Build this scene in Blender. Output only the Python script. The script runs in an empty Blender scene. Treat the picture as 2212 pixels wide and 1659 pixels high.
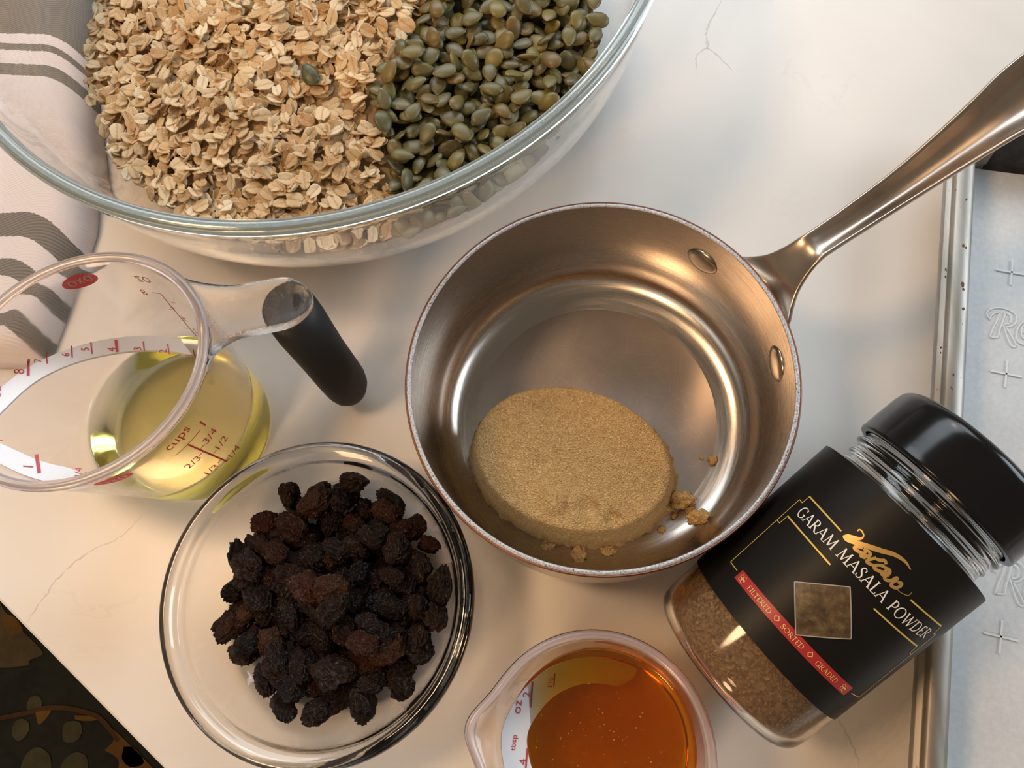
import bpy, bmesh, math, random
import numpy as np
from mathutils import Matrix, Vector, noise

random.seed(7)
RNG = np.random.default_rng(7)
SC = bpy.context.scene
COL = SC.collection
R_ = math.radians

# ------------------------------------------------------------------ camera, world, lights, exposure
cam_d = bpy.data.cameras.new('camera')
cam_d.sensor_fit = 'HORIZONTAL'
cam_d.sensor_width = 36.0
FPX = 1690.0
cam_d.lens = FPX / 2212 * 36.0
cam_d.clip_start = 0.01
cam_d.clip_end = 50
cam = bpy.data.objects.new('camera', cam_d)
COL.objects.link(cam)
CR = np.array([[0.9971681921801129, 0.023215702726275357, 0.0715306063945403],
               [0.0, 0.9511580723792712, -0.30870426195268064],
               [-0.07520370007017899, 0.3078300708096506, 0.9484645755119588]])
CAMZ = 0.36
M = Matrix(CR.tolist()).to_4x4()
M.translation = Vector((0, 0, CAMZ))
cam.matrix_world = M
SC.camera = cam

SC.view_settings.view_transform = 'Standard'
SC.view_settings.look = 'None'
SC.view_settings.gamma = 1.0
SC.view_settings.use_curve_mapping = False
SC.view_settings.exposure = 0.06
cy = SC.cycles
cy.max_bounces = 64
cy.transmission_bounces = 64
cy.transparent_max_bounces = 8
cy.glossy_bounces = 8
cy.diffuse_bounces = 4
cy.sample_clamp_indirect = 12.0
cy.blur_glossy = 0.6
cy.caustics_reflective = True
cy.caustics_refractive = True

w = bpy.data.worlds.new('world')
SC.world = w
w.use_nodes = True
w.node_tree.nodes['Background'].inputs[0].default_value = (0.50, 0.42, 0.33, 1)
w.node_tree.nodes['Background'].inputs[1].default_value = 0.30


def area(name, loc, target, sx, sy, power, color):
    d = bpy.data.lights.new(name, 'AREA')
    d.shape = 'RECTANGLE'
    d.size = sx
    d.size_y = sy
    d.energy = power
    d.color = color
    o = bpy.data.objects.new(name, d)
    COL.objects.link(o)
    o.location = loc
    o.rotation_euler = (Vector(target) - Vector(loc)).to_track_quat('-Z', 'Y').to_euler()
    return o


def bulb(name, loc, radius, power, color):
    d = bpy.data.lights.new(name, 'POINT')
    d.energy = power
    d.shadow_soft_size = radius
    d.color = color
    o = bpy.data.objects.new(name, d)
    COL.objects.link(o)
    o.location = loc
    return o


area('north_window_daylight', (-.10, 2.1, 1.70), (0, .12, 0), 2.7, 1.0, 46.0, (0.82, 0.92, 1.0))
area('east_window_daylight', (1.9, .45, 1.0), (0, .10, 0), 1.1, .9, 23.0, (0.78, 0.90, 1.0))
bulb('pendant_lamp_bulb', (-.85, .20, 1.35), .17, 33.0, (1.0, 0.645, 0.36))
bulb('counter_lamp_bulb', (-.85, -1.1, 1.0), .18, 36.0, (1.0, 0.63, 0.34))
bulb('north_lamp_bulb', (-.12, 1.30, 1.08), .04, 3.0, (1.0, 0.60, 0.29))

# ------------------------------------------------------------------ helpers
def tag(o, label=None, cat=None, group=None, kind=None):
    if label: o['label'] = label
    if cat: o['category'] = cat
    if group: o['group'] = group
    if kind: o['kind'] = kind
    return o


def empty(name, loc, label, cat, group=None):
    o = bpy.data.objects.new(name, None)
    o.empty_display_size = 0.01
    COL.objects.link(o)
    o.location = loc
    tag(o, label, cat, group)
    return o


def world_loc(o):
    l = Vector(o.location)
    while o.parent:
        o = o.parent
        l += Vector(o.location)
    return l


def make_mesh(name, verts, faces, smooth=True):
    me = bpy.data.meshes.new(name)
    me.from_pydata([tuple(map(float, v)) for v in verts], [], [tuple(map(int, f)) for f in faces])
    if smooth:
        me.polygons.foreach_set('use_smooth', [True] * len(me.polygons))
    me.update()
    return me


def fix_normals(me):
    bm = bmesh.new()
    bm.from_mesh(me)
    bmesh.ops.recalc_face_normals(bm, faces=bm.faces)
    bm.to_mesh(me)
    bm.free()


def obj(name, verts, faces, mat, parent=None, smooth=True, recalc=True):
    """verts in world space; the object's origin sits at its parent's, else at the first centre"""
    V = np.array(verts, float)
    if parent is None:
        base = np.array([V[:, 0].mean(), V[:, 1].mean(), V[:, 2].min()])
    else:
        base = np.array(world_loc(parent))
    me = make_mesh(name, V - base, faces, smooth)
    if recalc:
        fix_normals(me)
    if mat: me.materials.append(mat)
    o = bpy.data.objects.new(name, me)
    COL.objects.link(o)
    if parent is None:
        o.location = base
    else:
        o.parent = parent
    return o


def sharp(o, deg=35):
    me = o.data
    try:
        me.set_sharp_from_angle(angle=R_(deg))
    except Exception:
        pass
    return o


def lathe(prof, cx, cy_, n=96, closed=True, frame=None):
    """profile [(r, z)] -> verts, faces. frame=(A, s, w, a): local axes for a tilted axis"""
    V = []
    F = []
    idx = []
    for r, z in prof:
        if r < 1e-6:
            idx.append([len(V)])
            V.append((0, 0, z))
        else:
            k = len(V)
            idx.append(list(range(k, k + n)))
            for i in range(n):
                t = 2 * math.pi * i / n
                V.append((r * math.cos(t), r * math.sin(t), z))
    m = len(prof)
    rng = range(m) if closed else range(m - 1)
    for j in rng:
        a, b = idx[j], idx[(j + 1) % m]
        if len(a) == 1 and len(b) == 1: continue
        for i in range(n):
            i2 = (i + 1) % n
            if len(a) == 1:
                F.append((a[0], b[i2], b[i]))
            elif len(b) == 1:
                F.append((a[i], a[i2], b[0]))
            else:
                F.append((a[i], a[i2], b[i2], b[i]))
    V = np.array(V)
    if frame is None:
        V = V + np.array([cx, cy_, 0])
    else:
        A, s, w_, a_ = frame
        V = A + V[:, :1] * s + V[:, 1:2] * w_ + V[:, 2:3] * a_
    return V, F


def smooth_prof(pts, it=2):
    """Chaikin corner cutting on an open profile, ends kept"""
    P = [tuple(p) for p in pts]
    for _ in range(it):
        Q = [P[0]]
        for a, b in zip(P[:-1], P[1:]):
            Q.append((a[0] * .75 + b[0] * .25, a[1] * .75 + b[1] * .25))
            Q.append((a[0] * .25 + b[0] * .75, a[1] * .25 + b[1] * .75))
        Q.append(P[-1])
        P = Q
    return P


def sweep(sections, closed_sec=True, caps=True, closed_path=False):
    """sections: list of equally long lists of 3D points"""
    n = len(sections[0])
    V = [p for s in sections for p in s]
    F = []
    m = len(sections)
    for j in range(m if closed_path else m - 1):
        j2 = (j + 1) % m
        for i in range(n if closed_sec else n - 1):
            i2 = (i + 1) % n
            F.append((j * n + i, j * n + i2, j2 * n + i2, j2 * n + i))
    if caps and closed_sec and not closed_path:
        F.append(tuple(range(n)))
        F.append(tuple((m - 1) * n + i for i in range(n))[::-1])
    return V, F


def ribbon2d(pts, widths):
    """flat stroke in 2D -> verts, faces"""
    P = np.array(pts, float)
    n = len(P)
    W = np.array(widths if hasattr(widths, '__len__') else [widths] * n, float)
    T = np.gradient(P, axis=0)
    T /= np.linalg.norm(T, axis=1)[:, None] + 1e-9
    N = np.c_[-T[:, 1], T[:, 0]]
    V = np.r_[P + N * W[:, None] / 2, P - N * W[:, None] / 2]
    F = [(i, i + 1, n + i + 1, n + i) for i in range(n - 1)]
    return V, F


def spline2d(pts, k=6):
    P = np.array(pts, float)
    if len(P) < 3: return P
    Q = np.r_[[2 * P[0] - P[1]], P, [2 * P[-1] - P[-2]]]
    out = []
    for i in range(1, len(Q) - 2):
        for t in np.linspace(0, 1, k, endpoint=False):
            a, b, c, d = Q[i - 1], Q[i], Q[i + 1], Q[i + 2]
            out.append(.5 * ((2 * b) + (-a + c) * t + (2 * a - 5 * b + 4 * c - d) * t * t + (-a + 3 * b - 3 * c + d) * t ** 3))
    out.append(P[-1])
    return np.array(out)


def merge(parts):
    V = []
    F = []
    for v, f in parts:
        k = len(V)
        V.extend([tuple(x) for x in v])
        F.extend([tuple(i + k for i in q) for q in f])
    return np.array(V), F


def text2d(s, size=1.0):
    """built-in font outlines as flat 2D triangles (x right, y up, cap height about .73*size)"""
    c = bpy.data.curves.new('text', 'FONT')
    c.body = s
    c.size = size
    c.resolution_u = 3
    o = bpy.data.objects.new('text', c)
    COL.objects.link(o)
    dg = bpy.context.evaluated_depsgraph_get()
    dg.update()
    me = bpy.data.meshes.new_from_object(o.evaluated_get(dg))
    V = np.array([v.co[:2] for v in me.vertices])
    F = [tuple(p.vertices) for p in me.polygons]
    bpy.data.objects.remove(o)
    bpy.data.curves.remove(c)
    bpy.data.meshes.remove(me)
    return V, F


# ------------------------------------------------------------------ materials
class NT:
    def __init__(s, name):
        s.m = bpy.data.materials.new(name)
        s.m.use_nodes = True
        s.t = s.m.node_tree
        s.b = s.t.nodes['Principled BSDF']
        s.out = s.t.nodes['Material Output']

    def n(s, typ, **kw):
        x = s.t.nodes.new(typ)
        for k, v in kw.items():
            if k in ('i',):
                for kk, vv in v.items(): x.inputs[kk].default_value = vv
            else:
                setattr(x, k, v)
        return x

    def l(s, a, b):
        s.t.links.new(a, b)

    def ramp(s, src, stops, interp='LINEAR'):
        r = s.n('ShaderNodeValToRGB')
        e = r.color_ramp
        e.interpolation = interp
        while len(e.elements) < len(stops): e.elements.new(0.5)
        for el, (p, c) in zip(e.elements, stops):
            el.position = p
            el.color = (*c, 1) if len(c) == 3 else c
        s.l(src, r.inputs[0])
        return r

    def mix(s, fac, a, b, blend='MIX'):
        m = s.n('ShaderNodeMix', data_type='RGBA', blend_type=blend)
        for sock, val in ((m.inputs[0], fac), (m.inputs[6], a), (m.inputs[7], b)):
            if hasattr(val, 'is_linked'):
                s.l(val, sock)
            elif isinstance(val, (int, float)):
                sock.default_value = val
            else:
                sock.default_value = (*val, 1)
        return m.outputs[2]

    def noise(s, scale, detail=3, rough=.5, coord=None, dist=0.0):
        x = s.n('ShaderNodeTexNoise')
        x.inputs['Scale'].default_value = scale
        x.inputs['Detail'].default_value = detail
        x.inputs['Roughness'].default_value = rough
        x.inputs['Distortion'].default_value = dist
        if coord is not None: s.l(coord, x.inputs['Vector'])
        return x

    def coord(s, which='Object'):
        return s.n('ShaderNodeTexCoord').outputs[which]

    def mapping(s, vec, scale=(1, 1, 1), rot=(0, 0, 0)):
        m = s.n('ShaderNodeMapping')
        m.inputs['Scale'].default_value = scale
        m.inputs['Rotation'].default_value = rot
        s.l(vec, m.inputs['Vector'])
        return m.outputs[0]

    def math(s, op, a, b=0.0, clamp=False):
        m = s.n('ShaderNodeMath', operation=op, use_clamp=clamp)
        for sock, val in ((m.inputs[0], a), (m.inputs[1], b)):
            if hasattr(val, 'is_linked'):
                s.l(val, sock)
            else:
                sock.default_value = val
        return m.outputs[0]

    def bump(s, h, strength=.3, dist=.001):
        b = s.n('ShaderNodeBump')
        b.inputs['Strength'].default_value = strength
        b.inputs['Distance'].default_value = dist
        s.l(h, b.inputs['Height'])
        s.l(b.outputs[0], s.b.inputs['Normal'])
        return b

    def set(s, **kw):
        names = dict(color='Base Color', rough='Roughness', metal='Metallic', ior='IOR', trans='Transmission Weight',
                     coat='Coat Weight', coat_rough='Coat Roughness', spec='Specular IOR Level', aniso='Anisotropic', sss='Subsurface Weight',
                     sheen='Sheen Weight')
        for k, v in kw.items():
            sock = s.b.inputs[names[k]]
            if hasattr(v, 'is_linked'):
                s.l(v, sock)
            elif k == 'color':
                sock.default_value = (*v, 1)
            else:
                sock.default_value = v
        return s

    def absorb(s, color, density):
        a = s.n('ShaderNodeVolumeAbsorption')
        a.inputs[0].default_value = (*color, 1)
        a.inputs[1].default_value = density
        s.l(a.outputs[0], s.out.inputs['Volume'])
        return s


def plain(name, color, rough=.5, **kw):
    return NT(name).set(color=color, rough=rough, **kw).m


MAT = {}


def build_materials():
    # marble-look counter: warm white with soft clouds and thin grey veins
    t = NT('white_marble_counter')
    c = t.coord()
    n1 = t.noise(5.0, 4, .55, c, .6)
    cloud = t.ramp(n1.outputs[0], [(.3, (.70, .665, .62)), (.5, (.755, .725, .685)), (.75, (.78, .76, .73))])
    n2 = t.noise(7.0, 6, .6, c, 1.2)
    d = t.math('ABSOLUTE', t.math('SUBTRACT', n2.outputs[0], .5))
    line = t.ramp(d, [(0.0, (1, 1, 1)), (.006, (.35, .35, .35)), (.014, (0, 0, 0))])
    mask = t.ramp(t.noise(11, 2, .5, c).outputs[0], [(.56, (0, 0, 0)), (.72, (1, 1, 1))])
    f = t.math('MULTIPLY', t.math('MULTIPLY', line.outputs[0], mask.outputs[0]), .16)
    sp = t.ramp(t.noise(500, 2, .6, c).outputs[0], [(.72, (0, 0, 0)), (.78, (1, 1, 1))])
    col = t.mix(f, cloud.outputs[0], (.42, .40, .37))
    col = t.mix(t.math('MULTIPLY', sp.outputs[0], .12), col, (.5, .45, .4))
    t.set(color=col, rough=.30, spec=.5)
    MAT['counter'] = t.m
    MAT['vein'] = plain('grey_marble_vein', (.58, .555, .52), .3)
    MAT['counter_edge'] = plain('counter_edge', (.62, .50, .42), .4)
    # clear bowl glass (teal in depth)
    MAT['bowl_glass'] = NT('clear_bowl_glass').set(color=(1, 1, 1), rough=0.0, trans=1.0, ior=1.48).absorb((.35, .88, .85), 1.2).m
    MAT['lip_brightener'] = NT('pale_teal_lip_brightener').set(color=(.80, .91, .90), rough=.05, trans=.80, ior=1.48).m  # milky teal tint stands in for light caught in the bowl lip
    MAT['dish_glass'] = NT('clear_dish_glass').set(color=(1, 1, 1), rough=0.0, trans=1.0, ior=1.48).absorb((.5, .62, .62), 2.0).m
    t = NT('clear_cup_plastic')
    sc = t.noise(60, 4, .6, t.coord())
    rr = t.ramp(sc.outputs[0], [(.35, (.02, .02, .02)), (.7, (.16, .16, .16))])
    t.set(color=(.985, .965, .965), rough=rr.outputs[0], trans=1.0, ior=1.49)
    MAT['cup_plastic'] = t.m
    t = NT('clear_handle_plastic')
    t.set(color=(.97, .95, .94), rough=.12, trans=1.0, ior=1.45)
    g = t.noise(2200, 1, .5, t.coord())
    t.bump(g.outputs[0], .25, .0004)
    MAT['handle_plastic'] = t.m
    MAT['rim_plastic'] = NT('milky_rim_plastic').set(color=(.90, .82, .82), rough=.22, trans=.72, ior=1.46).m
    MAT['jar_plastic'] = NT('clear_jar_plastic').set(color=(.98, .97, .95), rough=.07, trans=1.0, ior=1.42).m
    # the liquid's colour is all absorption; its clear surface is the wetted cup body
    for nm, lab, ac, dens in (('oil', 'pale_yellow_oil', (.985, .945, .10), 24.0), ('honey', 'amber_honey', (.965, .83, .02), 190.0)):
        t = NT(lab)
        t.absorb(ac, dens)
        t.t.nodes.remove(t.b)
        MAT[nm] = t.m
    MAT['ramp'] = NT('white_ramp_plastic').set(color=(.80, .80, .84), rough=.35, sss=.0).m
    MAT['red_print'] = plain('red_print', (.50, .035, .045), .45)
    MAT['oval_red'] = plain('red_oval_print', (.85, .06, .06), .4)
    MAT['oval_letters'] = plain('pale_letters', (.62, .55, .52), .5)
    MAT['grip'] = NT('black_rubber_grip').set(color=(.012, .012, .013), rough=.55).m
    MAT['grip_gloss'] = NT('black_plug_in_clear').set(color=(.010, .009, .012), rough=.30).m
    # brushed steel
    for nm, colr, rough in (('steel_wall', (.54, .485, .43), .25), ('steel_handle', (.57, .49, .42), .29)):
        t = NT('brushed_' + nm)
        c = t.coord()
        st = t.noise(40, 3, .6, t.mapping(c, (1, 1, 60) if nm == 'steel_wall' else (1, 1, 1)))
        rr = t.ramp(st.outputs[0], [(.3, (rough - .05,) * 3), (.7, (rough + .07,) * 3)])
        t.set(color=colr, metal=1.0, rough=rr.outputs[0])
        if nm == 'steel_wall':
            t.set(aniso=.55)
            tg = t.n('ShaderNodeTangent', direction_type='RADIAL', axis='Z')
            t.l(tg.outputs[0], t.b.inputs['Tangent'])
        MAT[nm] = t.m
    t = NT('scratched_steel_floor')
    c = t.coord()
    n1 = t.noise(70, 5, .65, c)
    col = t.mix(n1.outputs[0], (.56, .49, .45), (.70, .62, .57))
    t.set(color=col, metal=1.0, rough=t.math('ADD', t.math('MULTIPLY', n1.outputs[0], .10), .31), aniso=.35)
    tg = t.n('ShaderNodeTangent', direction_type='RADIAL', axis='Z')
    t.l(tg.outputs[0], t.b.inputs['Tangent'])
    MAT['scratch'] = NT('bright_hairline_scratch').set(color=(.78, .70, .64), metal=1.0, rough=.48).m
    MAT['steel_floor'] = t.m
    t = NT('cut_aluminium_rim')
    nz = t.noise(1400, 3, .7, t.coord())
    col = t.ramp(nz.outputs[0], [(.34, (.10, .08, .07)), (.44, (.42, .41, .42)), (.7, (.66, .67, .70))])
    t.set(color=col.outputs[0], metal=.75, rough=.5)
    t.bump(nz.outputs[0], .5, .0004)
    MAT['rim_cut'] = t.m
    MAT['copper'] = NT('exposed_copper_line').set(color=(.24, .10, .065), metal=1.0, rough=.4).m
    MAT['rivet'] = NT('steel_rivet').set(color=(.50, .46, .41), metal=1.0, rough=.26).m
    # brown sugar
    t = NT('brown_sugar_grains')
    c = t.coord()
    vo = t.n('ShaderNodeTexVoronoi')
    vo.inputs['Scale'].default_value = 1700
    t.l(c, vo.inputs['Vector'])
    n3 = t.noise(260, 4, .6, c)
    hue = t.ramp(vo.outputs['Color'], [(.0, (.25, .125, .036)), (.45, (.48, .28, .095)), (.8, (.64, .41, .16)), (1, (.90, .70, .40))])
    col = t.mix(.45, hue.outputs[0], t.ramp(n3.outputs[0], [(.3, (.40, .22, .066)), (.7, (.60, .37, .14))]).outputs[0])
    t.set(color=col, rough=.55, sss=.0)
    bm_ = t.math('ADD', t.math('MULTIPLY', vo.outputs['Distance'], 1.0), t.math('MULTIPLY', n3.outputs[0], .8))
    t.bump(bm_, .8, .0006)
    MAT['sugar'] = t.m
    # oats: tone comes from the object colour (single flakes) or a vertex colour (the mass)
    for nm in ('oat', 'oat_mass'):
        t = NT(nm + '_flake')
        if nm == 'oat':
            base = t.n('ShaderNodeObjectInfo').outputs['Color']
        else:
            a = t.n('ShaderNodeAttribute', attribute_name='tone')
            base = a.outputs['Color']
        uv = t.n('ShaderNodeUVMap', uv_map='UVMap').outputs[0]
        sep = t.n('ShaderNodeSeparateXYZ')
        t.l(uv, sep.inputs[0])
        wob = t.noise(6, 2, .5, uv)
        yy = t.math('ABSOLUTE', t.math('ADD', sep.outputs[1], t.math('MULTIPLY', t.math('SUBTRACT', wob.outputs[0], .5), .35)))
        cre = t.ramp(yy, [(0.0, (1, 1, 1)), (.06, (.7, .7, .7)), (.16, (0, 0, 0))])
        str_ = t.noise(3.0, 3, .6, t.mapping(uv, (1.0, 5, 1)))
        col = t.mix(t.math('MULTIPLY', cre.outputs[0], .55), base, (.36, .20, .085))
        col = t.mix(t.math('MULTIPLY', t.ramp(str_.outputs[0], [(.45, (0, 0, 0)), (.75, (1, 1, 1))]).outputs[0], .45), col, (.52, .36, .19))
        col = t.mix(t.math('MULTIPLY', t.ramp(t.noise(5.0, 2, .5, uv).outputs[0], [(.55, (0, 0, 0)), (.7, (1, 1, 1))]).outputs[0], .35), col, (.86, .80, .68))
        t.set(color=col, rough=.75)
        t.bump(str_.outputs[0], .4, .0004)
        MAT[nm] = t.m
    MAT['oat_base'] = plain('shaded_oat_filler', (.42, .28, .14), .9)  # filler mound, darker than the flakes: shade of the gaps put into colour
    for nm in ('seed', 'seed_mass'):
        t = NT(nm + '_skin')
        if nm == 'seed':
            base = t.n('ShaderNodeObjectInfo').outputs['Color']
        else:
            base = t.n('ShaderNodeAttribute', attribute_name='tone').outputs['Color']
        uv = t.n('ShaderNodeUVMap', uv_map='UVMap').outputs[0]
        sep = t.n('ShaderNodeSeparateXYZ')
        t.l(uv, sep.inputs[0])
        nz = t.noise(3, 4, .6, uv)
        stx = t.noise(4, 3, .6, t.mapping(uv, (1.0, 7, 1)))
        tip = t.ramp(t.math('ADD', sep.outputs[0], t.math('MULTIPLY', t.math('SUBTRACT', nz.outputs[0], .5), .3)), [(.86, (0, 0, 0)), (.97, (1, 1, 1))])
        col = t.mix(t.math('MULTIPLY', t.ramp(nz.outputs[0], [(.4, (0, 0, 0)), (.75, (1, 1, 1))]).outputs[0], .5), base, (.20, .185, .095))
        col = t.mix(t.math('MULTIPLY', t.ramp(stx.outputs[0], [(.5, (0, 0, 0)), (.7, (1, 1, 1))]).outputs[0], .22), col, (.045, .045, .022))
        col = t.mix(t.math('MULTIPLY', tip.outputs[0], .75), col, (.40, .29, .17))
        t.set(color=col, rough=.36, spec=.42)
        t.bump(stx.outputs[0], .15, .0004)
        MAT[nm] = t.m
    MAT['seed_base'] = plain('shaded_seed_filler', (.045, .038, .014), .8)  # filler mound in a darkened seed colour, painted shade between the seeds
    t = NT('raisin_skin')
    c = t.coord()
    base = t.n('ShaderNodeObjectInfo').outputs['Color']
    nz = t.noise(2.2, 4, .6, c)
    col = t.mix(t.math('MULTIPLY', t.ramp(nz.outputs[0], [(.4, (0, 0, 0)), (.7, (1, 1, 1))]).outputs[0], .6), base, (.030, .012, .007))
    t.set(color=col, rough=.23, spec=.36)
    nb = t.noise(4.5, 4, .65, c, 1.0)
    t.bump(nb.outputs[0], .5, .10)
    MAT['raisin'] = t.m
    # spice powder
    t = NT('ground_spice')
    c = t.coord()
    vo = t.n('ShaderNodeTexVoronoi')
    vo.inputs['Scale'].default_value = 1150
    t.l(c, vo.inputs['Vector'])
    n3 = t.noise(500, 4, .65, c)
    hue = t.ramp(vo.outputs['Color'], [(.0, (.09, .045, .016)), (.5, (.25, .14, .055)), (.85, (.42, .26, .11)), (1, (.70, .48, .22))])
    col = t.mix(.5, hue.outputs[0], t.ramp(n3.outputs[0], [(.3, (.13, .065, .024)), (.7, (.32, .19, .078))]).outputs[0])
    t.set(color=col, rough=.8)
    t.bump(vo.outputs['Distance'], .7, .0006)
    MAT['spice'] = t.m
    t = NT('printed_spice_photo')
    n3 = t.noise(260, 5, .65, t.coord())
    t.set(color=t.ramp(n3.outputs[0], [(.3, (.030, .016, .007)), (.5, (.085, .052, .022)), (.72, (.17, .115, .05))]).outputs[0], rough=.4)
    MAT['photo'] = t.m
    MAT['label'] = NT('black_paper_label').set(color=(.007, .006, .005), rough=.42, spec=.22).m
    MAT['lid'] = NT('black_lid_plastic').set(color=(.006, .006, .007), rough=.17, spec=.35).m
    MAT['white_print'] = plain('white_print', (.80, .76, .70), .5)
    MAT['gold_print'] = NT('gold_print').set(color=(.70, .50, .10), rough=.4, metal=.2).m
    MAT['gold_script'] = NT('gold_foil_script').set(color=(.62, .38, .12), rough=.36, metal=.6).m
    MAT['grey_print'] = plain('silver_frame_print', (.34, .31, .27), .5)
    MAT['red_band'] = plain('red_band_print', (.36, .022, .024), .4)
    MAT['band_print'] = plain('gold_band_letters', (.80, .50, .16), .5)
    # aluminium sheet pan with specks
    t = NT('worn_aluminium')
    c = t.coord()
    n1 = t.noise(60, 4, .6, t.mapping(c, (2.0, .25, 1)))
    col = t.ramp(n1.outputs[0], [(.3, (.27, .25, .215)), (.7, (.43, .41, .37))]).outputs[0]
    sp = t.ramp(t.noise(330, 3, .6, t.mapping(c, (1.3, .8, 1))).outputs[0], [(.68, (0, 0, 0)), (.72, (1, 1, 1))])
    col = t.mix(t.math('MULTIPLY', sp.outputs[0], .75), col, (.14, .10, .07))
    t.set(color=col, metal=.7, rough=.46)
    t.bump(n1.outputs[0], .15, .0005)
    MAT['alu'] = t.m
    t = NT('dark_pan_wall')
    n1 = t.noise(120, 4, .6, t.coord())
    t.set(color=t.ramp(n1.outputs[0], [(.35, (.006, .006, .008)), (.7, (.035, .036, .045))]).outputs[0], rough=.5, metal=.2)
    MAT['blackish'] = t.m
    MAT['rust'] = plain('rust_mark', (.13, .035, .012), .7)
    MAT['speck'] = plain('dark_speck', (.02, .016, .012), .6)
    t = NT('parchment')
    c = t.coord()
    n1 = t.noise(420, 4, .7, c)
    n2 = t.noise(45, 3, .6, c)
    col = t.mix(.5, t.ramp(n1.outputs[0], [(.35, (.50, .53, .55)), (.72, (.66, .68, .69))]).outputs[0], t.ramp(n2.outputs[0], [(.3, (.52, .545, .57)), (.7, (.63, .64, .64))]).outputs[0])
    t.set(color=col, rough=.45)
    t.bump(n1.outputs[0], .12, .0004)
    MAT['paper'] = t.m
    MAT['emboss'] = plain('pale_embossed_mark', (.68, .71, .72), .5)
    # towel
    t = NT('striped_towel')
    c = t.n('ShaderNodeNewGeometry').outputs['Position']
    sep = t.n('ShaderNodeSeparateXYZ')
    uv = t.n('ShaderNodeUVMap', uv_map='UVMap').outputs[0]
    t.l(uv, sep.inputs[0])
    y = sep.outputs[1]
    edges = [(.153, .164), (.1760, .1855), (.1985, .2125), (.3010, .3105), (.3205, .3255), (.333, .41)]
    sfac = None
    wob = t.math('MULTIPLY', t.math('SUBTRACT', t.noise(900, 1, .5, uv).outputs[0], .5), .0016)
    yw = t.math('ADD', y, wob)
    for a, b in edges:
        m = t.math('MULTIPLY', t.math('GREATER_THAN', yw, a), t.math('LESS_THAN', yw, b))
        sfac = m if sfac is None else t.math('MAXIMUM', sfac, m)
    wv = t.n('ShaderNodeTexWave', wave_type='BANDS', bands_direction='X')
    wv.inputs['Scale'].default_value = 210
    wv.inputs['Distortion'].default_value = 1.2
    wv.inputs['Detail'].default_value = 2
    wv.inputs['Detail Scale'].default_value = 8
    t.l(t.mapping(uv, (1, 1, 1), (0, 0, R_(65))), wv.inputs['Vector'])
    thread = t.ramp(wv.outputs[0], [(.25, (.62, .62, .62)), (.6, (1, 1, 1))])
    col = t.mix(sfac, (.80, .755, .78), (.235, .22, .20))
    col = t.mix(t.math('MULTIPLY', sfac, .8), col, t.mix(1.0, col, thread.outputs[0], 'MULTIPLY'))
    t.set(color=col, rough=.9, sheen=.2)
    t.bump(wv.outputs[0], .35, .0005)
    MAT['towel'] = t.m
    t = NT('dark_rug')
    n1 = t.noise(30, 4, .6, t.coord())
    t.set(color=t.ramp(n1.outputs[0], [(.35, (.006, .008, .006)), (.7, (.016, .018, .013))]).outputs[0], rough=.95)
    MAT['rug'] = t.m
    for nm, a, b in (('rug_tan', (.055, .038, .016), (.10, .07, .03)), ('rug_gold', (.085, .042, .006), (.15, .075, .012)), ('rug_sage', (.035, .034, .016), (.07, .065, .03)), ('rug_brown', (.04, .018, .005), (.07, .03, .008))):
        t = NT(nm)
        n1 = t.noise(25, 4, .6, t.coord())
        t.set(color=t.ramp(n1.outputs[0], [(.35, a), (.7, b)]).outputs[0], rough=.95)
        MAT[nm] = t.m
    t = NT('floor_boards')
    n1 = t.noise(8, 4, .6, t.mapping(t.coord(), (1, 12, 1)))
    t.set(color=t.ramp(n1.outputs[0], [(.3, (.10, .05, .022)), (.7, (.18, .10, .05))]).outputs[0], rough=.5)
    MAT['floor'] = t.m


build_materials()


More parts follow.
